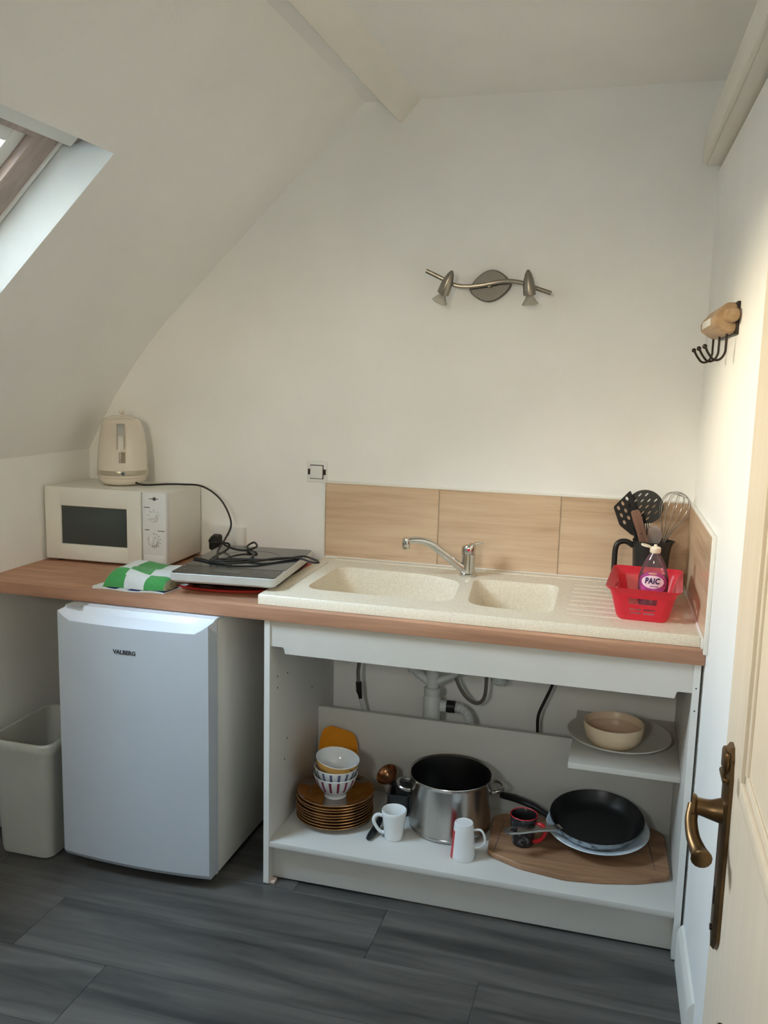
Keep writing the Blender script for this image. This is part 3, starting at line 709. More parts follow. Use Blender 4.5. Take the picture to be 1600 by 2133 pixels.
# ------------------------------------------------------------------ hotplate on its red tray
TR = thing('red_tray', 'flat red tray with rounded edge under the hotplate', 'tray', (-1.395, -.272, ZT+.0005))
tp = round_poly([(-.165, -.215), (-.06, -.245), (.06, -.240), (.165, -.195), (.178, .10), (.155, .245), (-.155, .245), (-.178, .10)], .06, 4)
part('tray_sheet', 'tray_red', TR, lambda bm: loft(bm, [[(a*s, b*s, z) for a, b in tp] for s, z in ((.95, 0), (.99, .004), (1.0, .011), (.985, .011), (.94, .005))]))
H = thing('induction_hotplate', 'portable black glass induction hotplate with silver edge', 'hotplate', (-1.362, -.338, ZT+.0065), .10)
for a in (-1, 1):
    for b in (-1, 1): part('foot', 'black_plastic', H, lambda bm: lathe(bm, [(0, 0), (.013, 0), (.015, .016), (0, .016)], 14, cx=a*.125, cy=b*.125-.02 if b > 0 else -.105))
part('underbody', 'black_plastic', H, lambda bm: loft(bm, [[(a, b, z) for a, b in rrect(-.150+i_, .150-i_, -.165+i_, .215-i_, .02, 3)] for i_, z in ((.010, .012), (0, .018), (-.004, .036))]))
part('side_frame', 'hob_frame', H, lambda bm: loft(bm, [[(a, b, z) for a, b in rrect(-.165+i_, .165-i_, -.228+i_, .225-i_, .018, 4)] for i_, z in ((.006, .034), (0, .040), (0, .060), (.004, .0625))]))
gt = part('glass_top', 'hob_glass', H, lambda bm: loft(bm, [[(a, b, z) for a, b in rrect(-.161, .161, -.120, .221, .014, 4)] for z in (.060, .0645)]))
part('cooking_ring', 'hob_print', gt, lambda bm: lathe(bm, [(.090, .0645), (.090, .0649), (.0935, .0649), (.0935, .0645)], 40, cx=.0, cy=.055))
ct = part('control_panel', 'hob_control', H, lambda bm: loft(bm, [[(a, b, z) for a, b in rrect(-.161, .161, -.224, -.122, .014, 4)] for z in (.060, .0640)]))
part('display', 'hob_display', ct, lambda bm: box(bm, -.045, .045, -.195, -.155, .0638, .0645))
for i in range(4): part('touch_key', 'hob_print', ct, lambda bm: lathe(bm, [(0, .0646), (.006, .0646), (.006, .0638)], 12, cx=(-.135+.03*i if i < 2 else .015+.035*i), cy=-.175))
zc0 = .0685
part('power_cord', 'cable', H, lambda bm: tube(bm, smooth_path([(-.12, .215, .03), (-.14, .238, .05), (-.135, .200, .075), (-.160, .100, .095), (-.140, .090, .118), (-.100, .10, .085), (-.05, .115, zc0+.003), (-.015, .150, zc0+.010), (-.045, .215, zc0+.012), (-.055, .170, zc0+.004), (-.01, .10, zc0+.002), (.01, -.01, zc0), (-.06, -.055, zc0), (-.10, -.04, zc0), (-.03, -.01, zc0), (.06, -.012, zc0+.003), (.12, .04, zc0), (.165, .09, zc0), (.205, .090, zc0-.010), (.225, .055, zc0-.010), (.205, .035, zc0-.006), (.160, .055, zc0), (.10, .02, zc0+.004), (.04, -.05, zc0+.004), (-.05, -.085, zc0), (-.13, -.045, zc0), (-.165, -.03, zc0)], 6), .0034, 8))

# ------------------------------------------------------------------ tea towels
TW = thing('checked_tea_towel', 'folded green and white checked tea towel on worktop front', 'towel', (-1.622, -.478, ZT+.007), .08)
def towel(bm):
    NX, NY = 48, 32; Wd, Dp = .208, .200
    def topz(u, v):
        eu = 1-abs(2*u-1)**9; ev = 1-abs(2*v-1)**7
        return (.050*max(0, eu)**.5*max(0, ev)**.5*(1+.10*math.sin(6*u+2*v)+.07*math.sin(11*v-4*u)) + .012*math.sin(PI*u)*0) * (1-.12*u)
    grid = []
    for j in range(NY+1):
        v = .5-.5*math.cos(PI*j/NY); r = []
        for i in range(NX+1):
            u = i/NX; x = (u-.5)*Wd + .006*math.sin(9*v) + (v-.5)*.02; yv = (v-.5)*Dp + .006*math.sin(7*u)
            r.append((x, yv, topz(u, v)))
        grid.append(r)
    T_ = [[bm.verts.new(p) for p in r] for r in grid]
    B_ = [[bm.verts.new((p[0], p[1], -.0002)) for p in r] for r in grid]
    for j in range(NY):
        for i in range(NX):
            u, v = (i+.5)/NX, .5-.5*math.cos(PI*(j+.5)/NY)
            c = int(u*2.9+.05+.25*v); rw = 0 if v < .17 else 1
            mi = (c+rw) % 2
            if u > .955: mi = 2
            f = bm.faces.new((T_[j][i], T_[j][i+1], T_[j+1][i+1], T_[j+1][i])); f.material_index = mi
            bm.faces.new((B_[j][i], B_[j+1][i], B_[j+1][i+1], B_[j][i+1]))
    bd = [(0, i) for i in range(NX)] + [(j, NX) for j in range(NY)] + [(NY, NX-i) for i in range(NX)] + [(NY-j, 0) for j in range(NY)]
    for k in range(len(bd)):
        a, b = bd[k], bd[(k+1) % len(bd)]
        f = bm.faces.new((T_[a[0]][a[1]], B_[a[0]][a[1]], B_[b[0]][b[1]], T_[b[0]][b[1]])); f.material_index = 2
part('folded_cloth', ['towel_green', 'towel_white', 'towel_edge'], TW, towel, smooth=60)
CB = thing('blue_white_cloth', 'thin blue and white cloth lying under the green checked towel', 'cloth', (-1.640, -.520, ZT+.0004), .05)
def cloth(bm):
    NX, NY = 30, 10
    T_, B_ = [], []
    for j in range(NY+1):
        v = j/NY; a, b = [], []
        for i in range(NX+1):
            u = i/NX; x = -.105+.235*u + (v-.5)*.03; yv = -.068+.125*v + .007*math.sin(9*u)*(1-v)
            z = .0046+.0012*math.sin(17*u+5*v) + (.0 if u > .22 else .004*(1-u/.22))
            a.append(bm.verts.new((x, yv, z))); b.append(bm.verts.new((x, yv, 0)))
        T_.append(a); B_.append(b)
    for j in range(NY):
        for i in range(NX):
            f = bm.faces.new((T_[j][i], T_[j][i+1], T_[j+1][i+1], T_[j+1][i])); f.material_index = 1 if (i//5+(1 if j > 5 else 0)) % 2 == 1 else 0
            bm.faces.new((B_[j][i], B_[j+1][i], B_[j+1][i+1], B_[j][i+1]))
    bd = [(0, i) for i in range(NX)] + [(j, NX) for j in range(NY)] + [(NY, NX-i) for i in range(NX)] + [(NY-j, 0) for j in range(NY)]
    for k in range(len(bd)):
        a, b = bd[k], bd[(k+1) % len(bd)]
        bm.faces.new((T_[a[0]][a[1]], B_[a[0]][a[1]], B_[b[0]][b[1]], T_[b[0]][b[1]]))
part('cloth_sheet', ['towel_white', 'cloth_blue'], CB, cloth, smooth=60)

# ------------------------------------------------------------------ fridge
F = thing('mini_fridge', 'white undercounter fridge with VALBERG lettering beside the bin'.replace('VALBERG lettering', 'dark lettering'), 'fridge', (-1.566, -.40, 0))
fx = .243
part('body', 'fridge_side', F, lambda bm: box(bm, -fx, fx, -.222, .26, .022, .812, .004))
for a in (-1, 1):
    part('foot', 'pvc', F, lambda bm: lathe(bm, [(0, 0), (.012, 0), (.014, .012), (.014, .023), (0, .023)], 14, cx=a*.215, cy=-.195))
    part('foot', 'pvc', F, lambda bm: lathe(bm, [(0, 0), (.012, 0), (.014, .012), (.014, .023), (0, .023)], 14, cx=a*.215, cy=.22))
part('gasket', 'gasket', F, lambda bm: box(bm, -fx+.001, fx-.001, -.2325, -.2215, .040, .815, .002))
def door_front(bm):
    N = 24; rows = []
    def yf_(u): return -.292 - .016*(1-(2*u-1)**2)
    def ztop(u):
        d_ = min(u, 1-u)
        return .786 + .026*max(0, 1-d_/.085)**1.2
    for fz in (0, .02, .25, .5, .75, 1.0):
        r = []
        for i in range(N+1):
            u = i/N; x = -fx-.004 + (2*fx+.008)*u; z = .032 + (ztop(u)-.032)*fz
            inset = .010 if fz == 0 else 0
            r.append((x, yf_(u)+inset, z))
        rows.append(r)
    back = [(fx+.004, -.233), (-fx-.004, -.233)]
    rings = []
    for r in rows:
        z0 = r[0][2]; z1 = r[-1][2]
        rings.append(r + [(fx+.004, -.233, min(z1, .774)), (-fx-.004, -.233, min(z0, .774))])
    loft(bm, rings, True, False)
fd = part('door', 'fridge', F, door_front, smooth=30)
def recess(bm):
    N = 24; rings = []
    for i in range(N+1):
        u = i/N; d_ = min(u, 1-u); x = -fx-.004+(2*fx+.008)*u
        k = max(0, 1-d_/.085)
        x *= .997; zt_ = .786+.026*k**1.2; yf_ = -.292-.016*(1-(2*u-1)**2)
        rings.append([(x, yf_+.0005, zt_+.0005), (x, yf_+.010, zt_+.0015), (x, -.258, .803+.012*k), (x, -.244, .8205), (x, -.2335, .8205), (x, -.2335, .776), (x, yf_+.0005, .776)])
    loft(bm, rings)
part('handle_recess', 'fridge_light', fd, recess, smooth=25)
part('top_cap', 'fridge_light', F, lambda bm: box(bm, -fx, fx, -.228, .255, .8125, .8205, .003))
part('hinge_cover', 'gasket', F, lambda bm: box(bm, -fx+.002, -fx+.055, -.262, -.215, .8206, .8235, .001))
text_mesh('brand_lettering', 'VALBERG', .0175, 'dark_print', fd, lambda u, v, ww: (u-.013, -.3082-ww, .712+v), .0012, 0.0, 1.02, .0004)

# ------------------------------------------------------------------ bin
BN = thing('waste_bin', 'open grey plastic waste bin standing left of the fridge', 'bin', (-1.958, -.555, 0), .0)
def binf(bm):
    def R_(w, d, r, z): return [(a, b, z) for a, b in rrect(-w, w, -d, d, r, 5)]
    loft(bm, [R_(.070, .118, .02, 0), R_(.092, .140, .03, .006), R_(.094, .142, .03, .02), R_(.104, .152, .032, .34), R_(.106, .154, .032, .352), R_(.114, .162, .036, .354), R_(.116, .164, .036, .362), R_(.116, .164, .036, .380), R_(.111, .159, .034, .386), R_(.104, .152, .032, .384), R_(.101, .149, .03, .34), R_(.090, .138, .028, .03), R_(.07, .11, .02, .008)])
part('tub', 'bin', BN, binf, smooth=40)

# ------------------------------------------------------------------ sink cabinet
cx0, cx1, cy0 = -1.184, .0105, -.604
CB_ = thing('sink_cabinet', 'white open sink base cabinet without doors', 'cabinet', (cx0, cy0, 0))
WCB = cx1-cx0; pt = .017; ZS = .138
part('side_panel', 'melamine', CB_, lambda bm: box(bm, 0, pt, 0, .535, 0.004, ZT-.0385, .0008))
part('side_panel', 'melamine', CB_, lambda bm: box(bm, WCB-pt, WCB, 0, .585, 0.004, ZT-.0385, .0008))
for xx in (0, WCB-pt): part('edge_band', 'melamine_edge', CB_, lambda bm: box(bm, xx, xx+pt, -.0009, .0002, 0.004, ZT-.0385))
part('bottom_shelf', 'melamine', CB_, lambda bm: box(bm, pt, WCB-pt, .001, .56, ZS-.017, ZS, .0008))
part('plinth', 'melamine', CB_, lambda bm: box(bm, pt, WCB-pt, .038, .054, .006, ZS-.017, .0008))
def rail(bm):
    a, b = pt, WCB-pt; zt_ = ZT-.0388; zl, zh = .726, .745
    poly = [(a, zt_), (a, zh), (a+.038, zh), (a+.042, zh-.004), (a+.046, zl), (b-.042, zl), (b-.038, zh-.004), (b-.034, zh), (b, zh), (b, zt_)]
    prism(bm, poly, .004, .020, lambda p, q_, z: (p, z, q_))
part('front_rail', 'melamine', CB_, rail)
bkp = part('back_board', 'melamine', CB_, lambda bm: box(bm, 0, WCB-2*pt, 0, .016, 0, .272, .0008)); bkp.location = (pt, .425, ZS+.0003)
part('small_shelf', 'melamine', CB_, lambda bm: box(bm, .871, WCB-pt-.0005, .150, .575, .434, .451, .0008))
for xx, yy, zz in ((.017, .06, .60), (.017, .06, .635), (.017, .36, .50), (.017, .14, .41), (.017, .14, .62), (.017, .12, .35)):
    part('peg_hole', 'dark_gap', CB_, lambda bm: tube(bm, [(xx-.001, yy, zz), (xx+.0006, yy, zz)], .0028, 8))
for zz in (.76, .70): part('screw_hole', 'dark_gap', CB_, lambda bm: tube(bm, [(WCB-pt*.5, -.0002, zz), (WCB-pt*.5, -.0013, zz)], .002, 8))
part('shelf_clip', 'gasket', CB_, lambda bm: box(bm, WCB-pt-.006, WCB-pt, .20, .21, .425, .434, .001))
for xx in (.03, WCB-.05):
    part('adjustable_foot', 'foot_pink', CB_, lambda bm: lathe(bm, [(0, 0), (.020, 0), (.020, .008), (.012, .012), (.012, ZS-.0175), (0, ZS-.0175)], 14, cx=xx, cy=.075))
part('corner_foot', 'foot_pink', CB_, lambda bm: box(bm, .0, .034, .004, .030, 0, .0105, .003))

# ------------------------------------------------------------------ plumbing under the sink
DR = thing('sink_drain', 'white plastic waste trap and pipes under the sink', 'pipes', (-.79, -.10, .36))
part('trap_cup', 'pvc_pipe', DR, lathe, [(0, -.02), (.026, -.02), (.030, -.01), (.030, .100), (.026, .106), (.026, .112), (0, .112)], 24)
part('union_nut', 'pvc_pipe', DR, lathe, [(0, .1125), (.027, .1125), (.029, .118), (.029, .134), (.025, .138), (0, .138)], 12)
part('down_pipe', 'pvc_pipe', DR, lambda bm: tube(bm, [(0, 0, .1385), (0, 0, .29)], .021, 18))
part('left_branch', 'pvc_pipe', DR, lambda bm: tube(bm, smooth_path([(-.016, 0, .155), (-.040, -.003, .175), (-.065, -.005, .205), (-.078, -.006, .27)], 4), [.013, .013, .014, .014, .016, .016, .016, .017, .017, .018, .018, .018, .018], 14))
part('right_branch', 'pvc_pipe', DR, lambda bm: tube(bm, smooth_path([(.016, 0, .158), (.045, 0, .175), (.075, 0, .190), (.095, 0, .215), (.10, 0, .27)], 4), .0115, 12))
part('ring_nut', 'pvc_pipe', DR, lambda bm: tube(bm, [(-.060, -.005, .192), (-.072, -.006, .225)], .024, 12))
part('outlet_nut', 'pvc_pipe', DR, lambda bm: tube(bm, [(.0305, 0, .075), (.052, 0, .075)], .021, 12))
part('rubber_sleeve', 'black_plastic', DR, lambda bm: tube(bm, [(.0525, 0, .076), (.080, 0, .077)], .0205, 16))
def ribbed(bm):
    pts = smooth_path([(.0805, 0, .077), (.100, 0, .074), (.118, .002, .058), (.130, .004, .030), (.134, .005, -.02)], 8)
    tube(bm, pts, [.017 if i % 2 else .0145 for i in range(len(pts))], 14)
part('ribbed_hose', 'pvc_pipe', DR, ribbed)
HS = thing('supply_hose', 'braided water hose hanging straight with a brass fitting', 'hose', (-1.045, -.08, .36))
part('braided_tube', 'braid', HS, lambda bm: tube(bm, smooth_path([(-.002, 0, .27), (-.008, 0, .20), (-.013, 0, .155), (-.011, 0, .118)], 5), .0068, 10))
part('brass_fitting', 'iron', HS, lambda bm: tube(bm, [(-.011, 0, .1175), (-.009, 0, .082), (-.005, 0, .072), (-.003, 0, .058)], [.0105, .0105, .008, .0065], 6))
part('copper_stub', 'pvc_pipe', HS, lambda bm: tube(bm, [(-.003, 0, .057), (.008, .004, .018), (.012, .006, -.05)], .0062, 10))
HS = thing('looped_hose', 'braided water hose hanging in a U under the sink', 'hose', (-.66, -.09, .45))
part('braided_tube', 'braid', HS, lambda bm: tube(bm, smooth_path([(-.075, .0, .16), (-.053, 0, .085), (-.030, 0, .040), (-.002, 0, .012), (.026, 0, .006), (.046, 0, .032), (.050, 0, .095), (.048, 0, .17)], 6), .0062, 10))
VL = thing('pipe_cap', 'white plastic cap of the small bowl drain', 'pipes', (-.568, -.09, .53))
part('cap_body', 'pvc_pipe', VL, lathe, [(0, 0), (.018, 0), (.026, .008), (.027, .03), (.020, .036), (.020, .125), (0, .125)], 20)
CA = thing('black_cable', 'black electric cable hanging down behind the cabinet back board', 'cable', (-.43, -.07, .33))
part('cable_run', 'cable', CA, lambda bm: tube(bm, smooth_path([(.06, 0, .30), (.033, 0, .209), (.012, 0, .154), (-.006, 0, .102), (-.006, 0, .044), (.002, 0, -.05)], 5), .0052, 10))

# ------------------------------------------------------------------ crockery in the cabinet
def plate_profile(R, h, t=.003):
    return [(0, .002), (R*.60, .002), (R*.62, 0), (R*.66, 0), (R*.70, .003), (R*.86, h*.55), (R*.985, h-.001), (R, h), (R*.985, h+t*.8), (R*.85, h*.55+t), (R*.66, .002+t), (0, .002+t)]
PX, PY = -1.030, -.392; GR = 'amber glass plates in the stack'
mat('amber_rim_glint', (158, 116, 74), 0.14, 0.5, var=0.1, scale=20)  # golden highlights on the glass rims painted as a metallic edge colour
pm = mk(lathe, plate_profile(.122, .017), 48, lambda j, i: 1 if j in (6, 7) else 0); NP = 9
ordn = ['lowest', 'second', 'third', 'fourth', 'middle', 'sixth', 'seventh', 'eighth']
p0 = None
for i in range(NP):
    last = i == NP-1
    lb = ('brown amber glass plate on top of the stack under the bowls' if last else
          'brown amber glass plate at the bottom of the stack on the shelf' if i == 0 else
          'brown amber glass plate, %s from the bottom of the stack' % (ordn[i] if ordn[i] != 'middle' else 'fifth'))
    if p0 is None: p0 = o = obj('glass_plate', pm, ['amber_glass', 'amber_rim_glint'], None, 50)
    else: o = p0.copy(); COL.objects.link(o)
    o.location = (PX+random.uniform(-.002, .002), PY+random.uniform(-.002, .002), ZS+.0006+i*.0092); o.rotation_euler = (0, 0, i*.7)
    tag(o, lb, 'plate', GR)
zb = ZS+.0006+(NP-1)*.0092+.0052
def bowl_mesh(mfn, seg=96):
    b = bmesh.new()
    pr = [(0, .004), (.030, .004), (.031, 0), (.035, 0), (.034, .008), (.038, .014), (.050, .028), (.0595, .044), (.0650, .058), (.0680, .068), (.0690, .072), (.0675, .0728), (.0660, .071), (.0625, .057), (.057, .043), (.048, .029), (.036, .016), (0, .010)]
    lathe(b, pr, seg, mfn); return b
def stripes(j, i): return 1 if j in (6, 7, 8) and i % 6 in (0, 1) else 0
b1 = obj('striped_bowl', bowl_mesh(stripes), ['porcelain', 'stripe_plum'], None, 50); b1.location = (PX+.004, PY-.012, zb)
tag(b1, 'white bowl with plum stripes, lowest of the three stacked bowls', 'bowl', 'bowls on the plate stack')
b2 = obj('striped_bowl', bowl_mesh(stripes), ['porcelain', 'stripe_blue'], None, 50); b2.location = (PX+.003, PY-.012, zb+.0270); b2.rotation_euler = (.0, .02, .03)
tag(b2, 'white bowl with blue-grey stripes, middle of three stacked bowls', 'bowl', 'bowls on the plate stack')
b3 = obj('floral_bowl', bowl_mesh(lambda j, i: 1 if j in (6, 7, 8, 9) else 0), ['porcelain', 'band_yellow'], None, 50); b3.location = (PX+.002, PY-.012, zb+.0545); b3.rotation_euler = (.10, .10, .4)
tag(b3, 'tilted white bowl with yellow leaf band, topmost of the bowls', 'bowl', 'bowls on the plate stack')
YB_ = thing('orange_chopping_sheet', 'rounded orange plastic board leaning against the cabinet back', 'board', (-1.084, -.229, ZS), 0, rot=(-.14, 0, .0))
part('sheet', 'orange_plastic', YB_, lambda bm: prism(bm, round_poly([(-.062, 0), (.066, 0), (.070, .155), (.056, .204), (-.03, .220), (-.056, .206), (-.068, .155)], .045, 6), -.004, .004, lambda a, b, z: (a, z, b)))
LD = thing('ladle', 'brown-toned steel ladle with black grip leaning beside the plates', 'ladle', (-.905, -.47, ZS))
def ladle_bowl(bm):
    n = Vector((-.35, -.55, .76)).normalized(); u = n.orthogonal().normalized(); v = n.cross(u); c = Vector((.008, .205, .105))
    for sg, R_ in ((1, .038), (-1, .036)):
        pass
    rings = []
    for s, h in ((.15, -.026), (.55, -.021), (.85, -.012), (1, 0), (.95, 0), (.80, -.010), (.5, -.018), (.12, -.022)):
        rings.append([c + n*h + (u*math.cos(t)+v*math.sin(t))*.038*s for t in [2*PI*i/24 for i in range(24)]])
    loft(bm, rings)
part('ladle_bowl', 'steel_brown_sheen', LD, ladle_bowl, smooth=60)
part('shaft', 'steel', LD, lambda bm: tube(bm, [(.030, .175, .082), (.034, .11, .052), (.032, .06, .030)], .005, 8))
part('grip', 'black_plastic', LD, lambda bm: tube(bm, [(.032, .060, .030), (.028, .02, .0165), (.022, -.02, .0105), (.019, -.038, .0095)], [.008, .011, .010, .006], 10))
DT = thing('dark_container', 'dark grey container standing behind the white mug', 'container', (-.845, -.285, ZS), .1)
part('container_shell', 'dark_tin', DT, lambda bm: loft(bm, [[(a*s, b*s, z) for a, b in rrect(-.036, .036, -.05, .05, .01, 3)] for s, z in ((.86, 0), (1, .070), (1.05, .071), (1.05, .074), (.98, .073), (.84, .003))]))
def mug(name, label, loc, rz, h, rb, rtp, mats=('porcelain',), flip=False, mfn=None, handle_m='porcelain', hz=(.18, .78), hw=.030, hr=.005, grp=None, rimfix=0):
    t = thing(name, label, 'mug', loc, rz, grp)
    b = bmesh.new(); w_ = .0035
    pr = [(0, .002), (rb*.80, .002), (rb*.84, 0), (rb*.94, .001), (rb, .006)] + [(rb+(rtp-rb)*k/6, .006+(h-.008)*k/6) for k in range(1, 7)] + [(rtp-w_*.5, h), (rtp-w_, h-.002)] + [(rb+(rtp-rb)*k/3-w_, .006+(h-.008)*k/3) for k in (2, 1)] + [(rb-w_-.004, .007), (0, .006)]
    if flip: pr = [(r, h-z) for r, z in pr]
    lathe(b, pr, 48, mfn); obj('cup', b, list(mats), t, 50)
    def hd_(bm):
        z0, z1 = h*hz[0], h*hz[1]
        def rr(z): f = z/h; f = 1-f if flip else f; return rb+(rtp-rb)*f
        pts = smooth_path([(rr(z1)-.002, 0, z1), (rr(z1)+hw*.65, 0, z1+.001), (rr(z1)+hw, 0, z1-(z1-z0)*.28), (rr(z0)+hw*.92, 0, z0+(z1-z0)*.35), (rr(z0)+hw*.45, 0, z0+.004), (rr(z0)-.002, 0, z0)], 5)
        tube(bm, pts, hr, 10)
    part('handle', handle_m, t, hd_)
    return t
mug('white_mug', 'plain white mug standing upright in front of the pot', (-.818, -.462, ZS), PI*1.08, .092, .028, .0385, hw=.026, hr=.0055)
mug('upturned_mug', 'white mug with red side standing upside down before the pot', (-.596, -.505, ZS), .12, .110, .0285, .0365, mats=('porcelain', 'mug_red'), flip=True, mfn=lambda j, i: 1 if 5 <= j <= 9 and 15 <= i <= 28 else 0, hz=(.30, .80), hw=.030, hr=.0035)
mug('black_red_mug', 'black printed mug with red rim and handle on the board', (-.434, -.404, ZS+.0185), -.30, .094, .032, .0415, mats=('mug_black', 'mug_red', 'mug_dark'), mfn=lambda j, i: 1 if 10 <= j <= 11 else (2 if j > 11 or j < 4 else 0), handle_m='mug_red', hw=.030, hr=.006)
PT = thing('stock_pot', 'tall stainless steel stock pot with two side handles', 'pot', (-.672, -.332, ZS))
R_ = .1285; HP = .176
part('pot_wall', 'steel', PT, lathe, [(0, .0), (.118, 0), (.1245, .004), (.1265, .012), (.1255, .014), (R_-.001, .016), (R_-.001, HP-.012), (R_+.001, HP-.005), (R_+.004, HP), (R_+.003, HP+.002), (R_-.003, HP-.002)], 64)
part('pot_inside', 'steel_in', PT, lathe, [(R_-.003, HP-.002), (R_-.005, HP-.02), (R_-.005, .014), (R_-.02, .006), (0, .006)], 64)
def pot_handle(a):
    def f(bm):
        c, s = math.cos(a), math.sin(a)
        def L_(r, t, z): return (c*r-s*t, s*r+c*t, z)
        tube(bm, smooth_path([L_(R_-.004, -.036, .128), L_(R_+.012, -.036, .130), L_(R_+.030, -.026, .133), L_(R_+.036, 0, .134), L_(R_+.030, .026, .133), L_(R_+.012, .036, .130), L_(R_-.004, .036, .128)], 5), .0058, 10)
    return f
for a in (PI*1.07, .30): part('handle', 'steel', PT, pot_handle(a))

# wooden board, pans and dishes on the right
WB = thing('chopping_board', 'wooden chopping board with bowed front on the cabinet floor', 'board', (-.27, -.35, ZS+.0003))
op = [(-.529, -.478), (-.43, -.523), (-.30, -.543), (-.20, -.528), (-.10, -.498), (-.012, -.452), (-.022, -.215), (-.055, -.185), (-.52, -.235), (-.545, -.262)]
op = [(a+.27, b+.35) for a, b in round_poly(op, .02, 3)]
part('board_slab', 'board_wood', WB, lambda bm: loft(bm, [[(a*s, b*s, z) for a, b in op] for s, z in ((.985, 0), (1, .003), (1, .014), (.988, .0175))]))
for pa, pb in (((.215, -.085, .0165), (.195, .10, .0165)), ((-.24, -.13, .0165), (-.235, .06, .0165))): part('juice_groove', 'knife_wood', WB, lambda bm: tube(bm, [pa, pb], .0022, 6))
zb2 = ZS+.0182
BP = thing('lower_frying_pan', 'dark frying pan under the white dish with black handle', 'pan', (-.222, -.318, zb2))
part('pan_shell', 'pan_red', BP, lathe, [(0, 0), (.085, 0), (.092, .003), (.108, .017), (.110, .019), (.107, .018), (.090, .006), (0, .004)], 48)
part('handle', 'black_plastic', BP, lambda bm: loft(bm, [[Vector((-.100-d_, .035+.075*d_/.19, .014+dz)) + Vector((.33*w_*math.sin(t)*0, w_*math.cos(t), .010*math.sin(t))) for t in [2*PI*i/14 for i in range(14)]] for d_, dz, w_ in ((0, 0, .010), (.05, .014, .011), (.10, .030, .014), (.16, .034, .018), (.20, .030, .014), (.212, .028, .006))]), smooth=60)
WD = thing('white_oven_dish', 'wide white dish with pale blue outside under the pan', 'dish', (-.222, -.322, zb2+.0195), 0, rot=(.07, 0, 0))
part('dish_shell', 'dish_white', WD, lathe, [(0, .002), (.075, .002), (.11, .010), (.138, .026), (.150, .030), (.1515, .0315), (.149, .0335), (.136, .030), (.108, .014), (.075, .006), (0, .006)], 56)
FP = thing('frying_pan', 'black nonstick frying pan with marbled outside and steel handle', 'pan', (-.226, -.316, zb2+.0325), 0, rot=(.13, 0, 0))
part('pan_outside', 'pan_marble', FP, lathe, [(0, 0), (.095, 0), (.105, .004), (.122, .022), (.136, .046), (.1385, .048)], 64)
part('pan_inside', 'pan_black', FP, lathe, [(.1385, .048), (.1388, .0495), (.136, .0495), (.119, .022), (.103, .007), (.09, .0035), (0, .0035)], 64)
def pan_handle(bm):
    a = math.radians(216); c, s = math.cos(a), math.sin(a)
    o = [(.122, .013), (.150, .0145), (.20, .014), (.265, .0155), (.292, .016), (.306, .010)]
    top, bot = [], []
    rings = []
    for (r, hw_), z in zip(o, (.040, .045, .056, .066, .072, .073)):
        rings.append([(c*r-s*t, s*r+c*t, z+dz) for t, dz in ((-hw_, -.002), (-hw_*.9, .003), (hw_*.9, .003), (hw_, -.002), (hw_*.7, -.006), (-hw_*.7, -.006))])
    loft(bm, rings)
ph = part('handle', 'steel', FP, pan_handle, smooth=50)
part('hanging_hole', 'dark_gap', ph, lambda bm: loft(bm, [[(math.cos(math.radians(216))*(0.280+.012*math.cos(t))-math.sin(math.radians(216))*.006*math.sin(t), math.sin(math.radians(216))*(0.280+.012*math.cos(t))+math.cos(math.radians(216))*.006*math.sin(t), z) for t in [2*PI*i/16 for i in range(16)]] for z in (.0730, .0752)]))
GP = tag(obj('serving_plate', mk(lathe, plate_profile(.155, .020, .004), 56), 'plate_grey', None, 50), 'large pale serving plate on the small inner shelf', 'plate')
GP.location = (-.178, -.236, .4515)
CBW = tag(obj('cream_bowl', mk(lathe, [(0, .004), (.044, .004), (.046, 0), (.054, 0), (.069, .008), (.081, .024), (.0870, .046), (.088, .066), (.0865, .0675), (.085, .066), (.0838, .046), (.077, .027), (.064, .012), (0, .008)], 56, lambda j, i: 1 if j > 9 else 0), ['bowl_cream', 'bowl_in'], None, 50), 'deep cream bowl standing on the pale serving plate', 'bowl')
CBW.location = (-.194, -.290, .4579); CBW.rotation_euler = (0, 0, .3)

